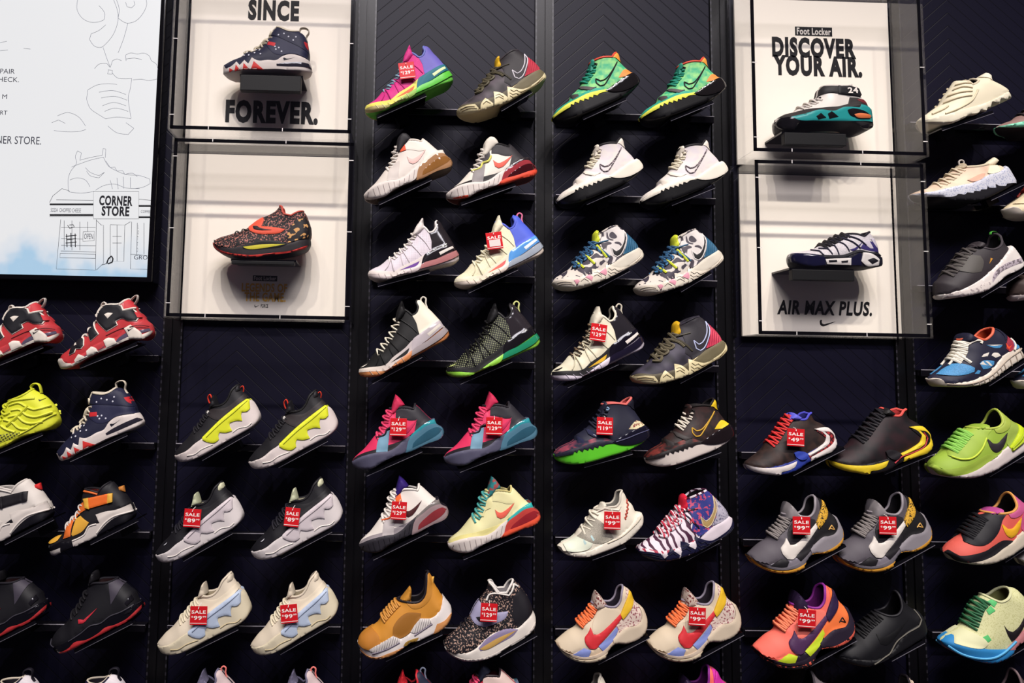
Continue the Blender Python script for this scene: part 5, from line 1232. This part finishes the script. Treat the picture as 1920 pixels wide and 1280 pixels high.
# ------------------------------------------------------------------ wall
def wall_mat():
    ma = bpy.data.materials.new('black_chevron_panel')
    ma.use_nodes = True
    nt = ma.node_tree
    N, L = nt.nodes, nt.links
    b = N['Principled BSDF']
    b.inputs['Roughness'].default_value = 0.48
    b.inputs['Specular IOR Level'].default_value = 0.18
    tc = N.new('ShaderNodeTexCoord')
    s = N.new('ShaderNodeSeparateXYZ')
    L.new(tc.outputs['Object'], s.inputs[0])
    def mth(op, a, v, c=None):
        m = N.new('ShaderNodeMath'); m.operation = op
        L.new(a, m.inputs[0])
        if v is not None:
            if isinstance(v, float): m.inputs[1].default_value = v
            else: L.new(v, m.inputs[1])
        if c is not None: m.inputs[2].default_value = c
        return m.outputs[0]
    ab = mth('ABSOLUTE', s.outputs['X'], None)
    v = mth('ADD', mth('MULTIPLY', ab, .9), s.outputs['Z'])
    fr = mth('FRACT', mth('MULTIPLY', v, 1 / .0475), None)
    d = mth('ABSOLUTE', mth('SUBTRACT', fr, .5), None)
    r = N.new('ShaderNodeValToRGB')
    r.color_ramp.elements[0].position = 0.0; r.color_ramp.elements[0].color = (0, 0, 0, 1)
    r.color_ramp.elements[1].position = 0.05; r.color_ramp.elements[1].color = (1, 1, 1, 1)
    L.new(d, r.inputs[0])
    r2 = N.new('ShaderNodeMixRGB')
    r2.inputs[1].default_value = (0.0008, 0.0006, 0.0015, 1)
    r2.inputs[2].default_value = (0.0042, 0.0037, 0.0125, 1)
    L.new(r.outputs[0], r2.inputs[0])
    L.new(r2.outputs[0], b.inputs['Base Color'])
    bn = N.new('ShaderNodeBump'); bn.inputs['Distance'].default_value = 0.001; bn.inputs['Strength'].default_value = 0.45
    L.new(r.outputs[0], bn.inputs['Height']); L.new(bn.outputs[0], b.inputs['Normal'])
    return ma
WALLM = wall_mat()
Z0, Z1, BAY, BW = -0.80, 2.45, 0.61, 0.552
for n in range(-1, 9):
    x = (n - 2) * BAY - BAY
    o = MB().box(-.18 - .03, BW - .18 + .03, 0, .03, Z0, Z1).build('wall_back', WALLM)
    o.location.x = x + .18
    o['kind'] = 'structure'
POSTM = mat('141219:leather')
def slot_mat():
    ma = bpy.data.materials.new('slotted_standard')
    ma.use_nodes = True
    nt = ma.node_tree
    N, L = nt.nodes, nt.links
    b = N['Principled BSDF']
    b.inputs['Roughness'].default_value = .4
    tc = N.new('ShaderNodeTexCoord'); s = N.new('ShaderNodeSeparateXYZ'); L.new(tc.outputs['Object'], s.inputs[0])
    m = N.new('ShaderNodeMath'); m.operation = 'MULTIPLY'; m.inputs[1].default_value = 2 * math.pi / .024; L.new(s.outputs['Z'], m.inputs[0])
    sn = N.new('ShaderNodeMath'); sn.operation = 'SINE'; L.new(m.outputs[0], sn.inputs[0])
    r = N.new('ShaderNodeValToRGB'); r.color_ramp.interpolation = 'CONSTANT'
    r.color_ramp.elements[0].color = (.002, .002, .003, 1); r.color_ramp.elements[1].position = .62; r.color_ramp.elements[1].color = (.028, .025, .036, 1)
    mm = N.new('ShaderNodeMapRange'); mm.inputs['From Min'].default_value = -1; L.new(sn.outputs[0], mm.inputs['Value'])
    L.new(mm.outputs[0], r.inputs[0]); L.new(r.outputs[0], b.inputs['Base Color'])
    return ma
SLOTM = slot_mat()
for n in range(0, 6):
    xr, xl = (n - 3) * BAY + BW + BAY * 0, (n - 2) * BAY
    g = MB()
    g.box(xr - .003, xr + .026, -.010, 0, Z0, Z1)
    g.box(xl - .026, xl + .003, -.010, 0, Z0, Z1)
    g.box(xr + .026, xl - .026, -.004, 0, Z0, Z1)
    t = g.build('trim_%d' % (n + 1), POSTM)
    t['kind'] = 'structure'
    for xx in (xr, xl):
        MB().box(xx - .0022, xx + .0022, -.0108, -.0098, Z0, Z1).build('slot_strip', SLOTM, t)

# ------------------------------------------------------------------ rails
RAILM = mat('221f27:gloss')
RZ = [1.571, 1.284, 1.001, .715, .432, .15, -.138, -.424]
RZ = [CAM[2] + (z - CAM[2]) * (2.472 - .034) / 2.472 for z in RZ]
RLAB = {(3, 0): 'the hot pink knit sneaker', (3, 1): 'the pale beige sneaker with dark tongue', (3, 2): 'the lilac white knit sneaker', (3, 3): 'the black sneaker with white heel', (3, 4): 'the crimson sneakers', (3, 5): 'the pale lemon sneaker', (3, 6): 'the wheat sneaker', (3, 7): 'the dark red knit sneaker',
        (4, 0): 'the two green high-tops', (4, 1): 'the two white high-tops', (4, 2): 'the two camouflage high-tops', (4, 3): 'the dark violet high-top', (4, 4): 'the dark maroon high-top', (4, 5): 'the blue tie-dye high-top', (4, 6): 'the two tan sneakers', (4, 7): 'the magenta sneaker of the lowest row',
        (2, 4): 'the neon yellow wing sneakers', (2, 5): 'the grey wing sneakers', (2, 6): 'the beige wing sneakers', (2, 7): 'the grey sneakers with coral loops',
        (5, 4): 'the plaid-heeled sneaker', (5, 5): 'the two grey gum-soled sneakers', (5, 6): 'the coral sneaker', (5, 7): 'the grey shoe of the lowest row',
        (1, 3): 'the red lettered high-tops', (1, 4): 'the neon yellow moulded sneaker', (1, 5): 'the black and orange high-top', (1, 6): 'the red-soled black sneakers', (1, 7): 'the white high-tops of the lowest row',
        (6, 0): 'the cream bumpy running shoe', (6, 1): 'the beige running shoe with speckled midsole', (6, 2): 'the charcoal running shoe', (6, 3): 'the navy and sky blue running shoe', (6, 4): 'the lime green running shoe', (6, 5): 'the pink and black running shoe', (6, 6): 'the pale yellow running shoe', (6, 7): 'the dim brown shoe of the lowest row'}
for (bn, r), s in RLAB.items():
    x0 = (bn - 3) * BAY + .006
    x1 = x0 + BW - .012
    o = bevbox('shelf_rail', x0, x1, -.034, -.0005, RZ[r] - .022, RZ[r], .0016, RAILM)
    MB().box(x0, x1, -.0352, -.0330, RZ[r] - .0012, RZ[r] + .0008).build('rail_lip', BRIGHT, o)
    tag(o, 'black horizontal wall rail behind ' + s, 'rail', 'shelf rails across the wall')

# ------------------------------------------------------------------ clear display cases
PANELM = mat('f8efe0', True)
INK = mat('1c181c')
EDGE = mat('100e14:gloss')  # black bars paint in the dark refraction along the acrylic edges
RIM = acrylic('acrylic_edge', 0.72, 0.1)
TICKM = mat('e8e2e0:gloss')  # short white bars across the front edges
YF, YB = -.185, -.012
def case(fr, panel, label, texts, plinth, slab, up=False, h=None):
    tl, tr, br, bl = [at(*q, YF) for q in fr]
    x0, x1 = (tl[0] + bl[0]) / 2, (tr[0] + br[0]) / 2
    z0 = (bl[2] + br[2]) / 2
    z1 = z0 + h if h else (tl[2] + tr[2]) / 2
    c = empty('display_case', ((x0 + x1) / 2, YB, z0))
    tag(c, label, 'display case', 'clear acrylic display cases')
    cx, cz = (x0 + x1) / 2, z0
    X0, X1, H = x0 - cx, x1 - cx, z1 - z0
    yf, yb = YF - YB, 0.0
    t = .004
    MB().box(X0, X1, yf, yf + t, 0, H).build('front_pane', ACRYLIC, c)
    MB().box(X0, X0 + t, yf + t, yb, t, H - t).build('side_pane', ACRYLIC, c)
    MB().box(X1 - t, X1, yf + t, yb, t, H - t).build('side_pane', ACRYLIC, c)
    MB().box(X0, X1, yf + t, yb, 0, t).build('bottom_pane', ACRYLIC, c)
    MB().box(X0, X1, yf + t, yb, H - t, H).build('top_pane', ACRYLIC, c)
    w = .0105
    for a in ((X0 + .005, X0 + .005 + w, .004, H - .004), (X1 - .005 - w, X1 - .005, .004, H - .004), (X0 + .005, X1 - .005, .004, .004 + w), (X0 + .005, X1 - .005, H - .004 - w, H - .004)):
        MB().box(a[0], a[1], yf + t + .0003, yf + t + .0025, a[2], a[3]).build('edge_refraction', EDGE, c)
    for xx in (X0 - .0002, X1 - .0068):
        MB().box(xx, xx + .007, yb - .012, yb - .008, 0, H).build('edge_refraction', EDGE, c)
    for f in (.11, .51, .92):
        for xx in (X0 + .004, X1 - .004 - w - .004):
            MB().box(xx, xx + w + .004, yf - .0012, yf - .0002, H * (1 - f) - .0012, H * (1 - f) + .0012).build('edge_tick', TICKM, c)
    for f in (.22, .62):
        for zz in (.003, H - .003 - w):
            MB().box(X0 + (X1 - X0) * f - .0012, X0 + (X1 - X0) * f + .0012, yf - .0012, yf - .0002, zz, zz + w).build('edge_tick', TICKM, c)
    pl = [at(*q, -.03) for q in panel]
    p0, p1 = (pl[0][0] + pl[1][0]) / 2 - cx, (pl[2][0] + pl[3][0]) / 2 - cx
    bp = MB().box(p0, p1, -.012, -.004, .006, H - .006).build('backing_panel', PANELM, c)
    yp = YB - .0124
    for name, key, bx, m_ in texts:
        a, b = at(bx[0], bx[3], yp), at(bx[2], bx[1], yp)
        g = MB()
        ly = -.0125
        if key == 'box':
            g.box(a[0] - cx, b[0] - cx, -.0124, -.0118, a[2] - cz, b[2] - cz)
        elif key == 'swoosh':
            g.add([(a[0] - cx + (b[0] - a[0]) * q[0], ly, a[2] - cz + (b[2] - a[2]) * q[1] / .44) for q in SWOOSH], [tuple(range(len(SWOOSH)))])
        else:
            g.add(*text_vf(key, a[0] - cx, b[0] - cx, a[2] - cz, b[2] - cz, -.0129))
        g.build(name, m_, bp)
    _, e, body_, sc_, th_, _, _ = [q for q in SH if q[5] == slab][0]
    zs = e.location.z + sc_ * float((math.sin(th_) * body_.sole[:, 0] + math.cos(th_) * body_.sole[:, 1] * e.scale[2] / e.scale[0]).min()) - .0022
    a, b = at(plinth[0], plinth[3], -.145), at(plinth[2], plinth[1], -.145)
    s = empty('case_shelf', ((a[0] + b[0]) / 2, YB - .013, zs))
    tag(s, 'small black shelf block under ' + slab, 'shelf', 'black shelf blocks in the clear cases')
    wv = (b[0] - a[0]) / 2
    MB().box(-wv - .004, wv + .004, -.112, 0, -.0066, -.0008).build('plate', DARKP, s)
    bevbox('front_block', -wv, wv, -.124, -.100, min(a[2] - zs, -.018), -.0068, .002, mat('050508'), s)
    return c
GOLD = mat('f2bc48', True)
WHT = mat('ece4dc')
case([(323, 259), (663, 261), (661, 603), (307, 594)], [(350, 285), (341, 591), (654, 285), (646, 591)], 'clear acrylic case with gold LEGENDS OF THE GAME lettering',
     [('sign_plate', 'box', (473.8, 517, 520, 526.5), INK), ('lettering', 'FL', (476, 518.2, 518, 525), WHT), ('lettering', 'LEG', (453, 532, 538.7, 546.5), GOLD), ('lettering', 'GAME', (458, 549, 536, 564.5), GOLD),
      ('lettering', 'FORCE', (489, 570, 503, 576.5), INK), ('check_logo', 'swoosh', (477, 571, 486, 576), INK)], (434, 471, 553, 493), 'the cased red-strapped sneaker')
case([(323, -95), (664, -95), (666.5, 251), (322, 243)], [(350, 200), (346, 240), (655, 200), (652, 240)], 'clear acrylic case with big SINCE FOREVER lettering',
     [('lettering', 'SINCE', (464.7, 1.5, 561.6, 37.5), INK), ('lettering', 'FOREVER', (422, 191, 597, 229.5), INK)], (450, 142, 565, 169.5), 'the cased navy high-top', h=.60)
case([(1411, 300), (1734, 301), (1751, 633), (1424, 630)], [(1384, 325), (1397, 632), (1679, 325), (1695, 632)], 'clear acrylic case holding the white ribbed sneaker above a black check mark',
     [('lettering', 'AMP', (1457, 565.5, 1634, 589), INK), ('check_logo', 'swoosh', (1537, 600, 1567.5, 611.5), INK)], (1485, 505.5, 1600.7, 524.8), 'the cased white ribbed sneaker')
case([(1405, -40), (1732, -40), (1738, 292), (1411, 285)], [(1378, 20), (1384, 285), (1666, 20), (1677, 285)], 'clear acrylic case with DISCOVER YOUR AIR lettering',
     [('sign_plate', 'box', (1491, 51.8, 1560, 66.5), INK), ('lettering', 'FL', (1494, 53.6, 1557.5, 64.6), WHT), ('lettering', 'DISCOVER', (1448, 73, 1604, 106.5), INK), ('lettering', 'YOURAIR', (1450, 107, 1615.5, 141), INK)], (1470.8, 240, 1585, 271), 'the cased white and teal sneaker', h=.60)

# number on the ankle strap of the cased white and teal sneaker
e, body = [(q[1], q[2]) for q in SH if q[5] == 'the cased white and teal sneaker'][0]
c0, c1 = body.f(np.array([[862, 694], [936, 650]], float))
g = MB()
v, f = text_vf('n24', c0[0], c1[0], c0[1], c1[1], 0)
g.add([(p[0], -float(body.Hd(np.array([[p[0], p[2]]]))[0]) - .0085, p[2]) for p in v], f)
g.build('strap_number', WHT, e)

# ------------------------------------------------------------------ lit screen
YS = -.075
r0, r1 = at(300, 0, YS), at(277, 520, YS)
xr = (r0[0] + r1[0]) / 2
zb = (at(277, 521, YS)[2] + at(0, 512, YS)[2]) / 2
s = empty('display_screen', (xr, YS, zb))
tag(s, 'large lit wall screen showing a line drawing of a corner store', 'screen')
bevbox('housing', -1.35, .016, .001, .072, -.016, 1.05, .004, mat('141218:gloss'), s)
sm = bpy.data.materials.new('screen_picture')
sm.use_nodes = True
N, L = sm.node_tree.nodes, sm.node_tree.links
b = N['Principled BSDF']
b.inputs['Base Color'].default_value = (.02, .02, .02, 1)
b.inputs['Roughness'].default_value = .4
b.inputs['Emission Strength'].default_value = .95
tc = N.new('ShaderNodeTexCoord'); sx = N.new('ShaderNodeSeparateXYZ'); L.new(tc.outputs['Object'], sx.inputs[0])
nz = N.new('ShaderNodeTexNoise'); nz.inputs['Scale'].default_value = 7; nz.inputs['Detail'].default_value = 3; L.new(tc.outputs['Object'], nz.inputs['Vector'])
ma_ = N.new('ShaderNodeMath'); ma_.operation = 'MULTIPLY_ADD'; ma_.inputs[1].default_value = -.30; L.new(nz.outputs['Fac'], ma_.inputs[0]); L.new(sx.outputs['Z'], ma_.inputs[2])
rp = N.new('ShaderNodeValToRGB')
rp.color_ramp.elements[0].position = 0.0; rp.color_ramp.elements[0].color = lin('b4d8f4')
rp.color_ramp.elements[1].position = .12; rp.color_ramp.elements[1].color = lin('f8f8fa')
e_ = rp.color_ramp.elements.new(.05); e_.color = lin('e6eef8')
m3 = N.new('ShaderNodeMath'); m3.operation = 'ADD'; m3.inputs[1].default_value = .14; L.new(ma_.outputs[0], m3.inputs[0])
L.new(m3.outputs[0], rp.inputs[0]); L.new(rp.outputs[0], b.inputs['Emission Color'])
MB().box(-1.34, 0, -.001, .001, 0, 1.04).build('picture', sm, s)
def sp(px, py, d=.0016):
    q = at(px, py, YS - d)
    return (q[0] - xr, -d, q[2] - zb)
ink = MB(); bold = MB(); grey = MB()
def ln(pstr, r=.0007, g=None, smooth=True):
    Q = pts(pstr) / 2.3706
    Q = spl(Q, 3) if smooth else Q
    (g or ink).tube([sp(*q) for q in Q], r, 4)
for q in ("345,0 342,40 365,80 400,98 440,97 462,88 466,60 440,25", "505,0 520,40 525,85 505,150 470,195 450,210 420,205 398,175 405,150 440,135 470,110", "525,80 530,40 518,0", "525,80 560,102 600,95 635,60 652,20 650,0", "558,10 565,30 585,35 600,20 595,5",
          "458,210 475,260 490,300", "568,104 550,170 525,235", "560,270 558,245 580,235 610,240 640,236 665,250 672,268 695,285 702,310", "560,262 600,258 630,265", "420,305 440,285 475,282 490,300 500,270 520,262 540,270", "590,355 630,352 660,358 700,350", "480,310 500,312 498,330 478,328 482,312",
          "500,325 520,345 560,350 585,348 580,390 570,430 575,480 583,525", "385,440 390,400 430,378 480,372 520,375", "385,440 400,480 440,510 470,528", "440,410 500,402 560,420", "450,435 510,428 565,445", "455,470 505,455 560,470", "465,495 510,480 570,495", "470,528 520,520 583,528", "480,560 520,590 570,597 595,570 560,545",
          "230,545 260,533 290,548", "240,580 300,585 360,582 382,575", "255,515 300,500 350,520 380,560", "0,190 30,183", "0,225 35,222", "105,215 135,218",
          "305,850 304,790 315,760 340,725 335,695 345,670 362,680 355,712 400,700 455,690 458,660 470,662 468,700", "318,742 400,712 460,698 480,735 520,760 560,775 620,780 665,795 668,815 640,830 600,838", "380,745 400,765 440,780 465,765 440,790 400,780 385,760", "310,800 340,790 380,800 400,830", "425,845 460,825 510,818 560,835 620,838", "490,800 500,840", "520,790 525,840", "548,785 550,838", "580,788 580,835",
          "470,715 490,745 510,742 520,760 545,758 555,775 590,770 610,785", "305,852 360,858 420,850"):
    ln(q, .00055, grey)
for q in ("220,900 235,870 275,838 300,845 310,850", "250,888 415,890", "220,962 415,962 415,850 617,850 617,972 415,972 415,962", "617,885 670,890", "270,975 262,1060 250,1195 425,1200 428,975", "270,1115 425,1120", "268,1125 425,1130 424,1148 266,1145 268,1125", "430,980 450,1000 460,1000 460,1170 428,1200", "490,1000 490,1160 550,1162 555,1000 490,998", "585,985 580,1195 655,1197", "555,1000 580,985", "370,1030 420,1028 418,1070 368,1072 370,1030",
          "285,980 285,1110", "320,980 320,1112", "355,985 355,1112", "390,985 390,1030", "272,1010 425,1010", "272,1060 368,1062", "272,1090 425,1092", "500,1050 540,1050", "500,1080 540,1080", "520,1000 520,1160", "640,990 640,1130", "580,1130 655,1135", "610,990 608,1130"):
    ln(q, .00065, ink, False)
for q in ("222,908 415,908", "222,955 415,955", "617,915 672,915", "617,965 670,965"):
    ln(q, .0030, bold, False)
ln("475,1170 482,1150 495,1138 502,1150 498,1165 480,1172", .0022, bold)
ln("478,1170 450,1178", .0009, bold)
ln("300,1000 310,1015 330,1008 325,998 308,1000", .001, bold)
for q in ("292,1050 340,1045", "295,1065 338,1060", "292,1080 340,1075", "296,1040 298,1098", "315,1035 316,1098", "334,1038 335,1098"):
    ln(q, .0014, bold, False)
for key, bx, gg in (('PAIR', (0, 129.5, 28, 137.5), ink), ('HECK', (-14, 145, 36, 152.5), ink), ('M', (4, 177, 13.5, 185), ink), ('RT', (0, 207.5, 14, 215), ink), ('CS', (-42, 256.5, 78, 268), ink), ('OPEN', (157.5, 438, 175, 448), ink), ('LOTTO', (256, 421, 261, 472), ink), ('GRO', (251, 479, 277, 486), ink), ('SODA', (95, 391, 152, 397), ink), ('COFFEE', (264, 394, 282, 399), ink),
                     ('CORNER', (185.5, 367.5, 249, 385), bold), ('STORE', (190, 387, 243, 404.5), bold)):
    a, c = sp(bx[0], bx[3]), sp(bx[2], bx[1])
    gg.add(*text_vf(key, a[0], c[0], a[2], c[2], -.0015))
ink.build('line_drawing', mat('30364e'), s)
grey.build('pale_drawing', mat('6c7286'), s)
bold.build('bold_lettering', mat('1c1f30'), s)
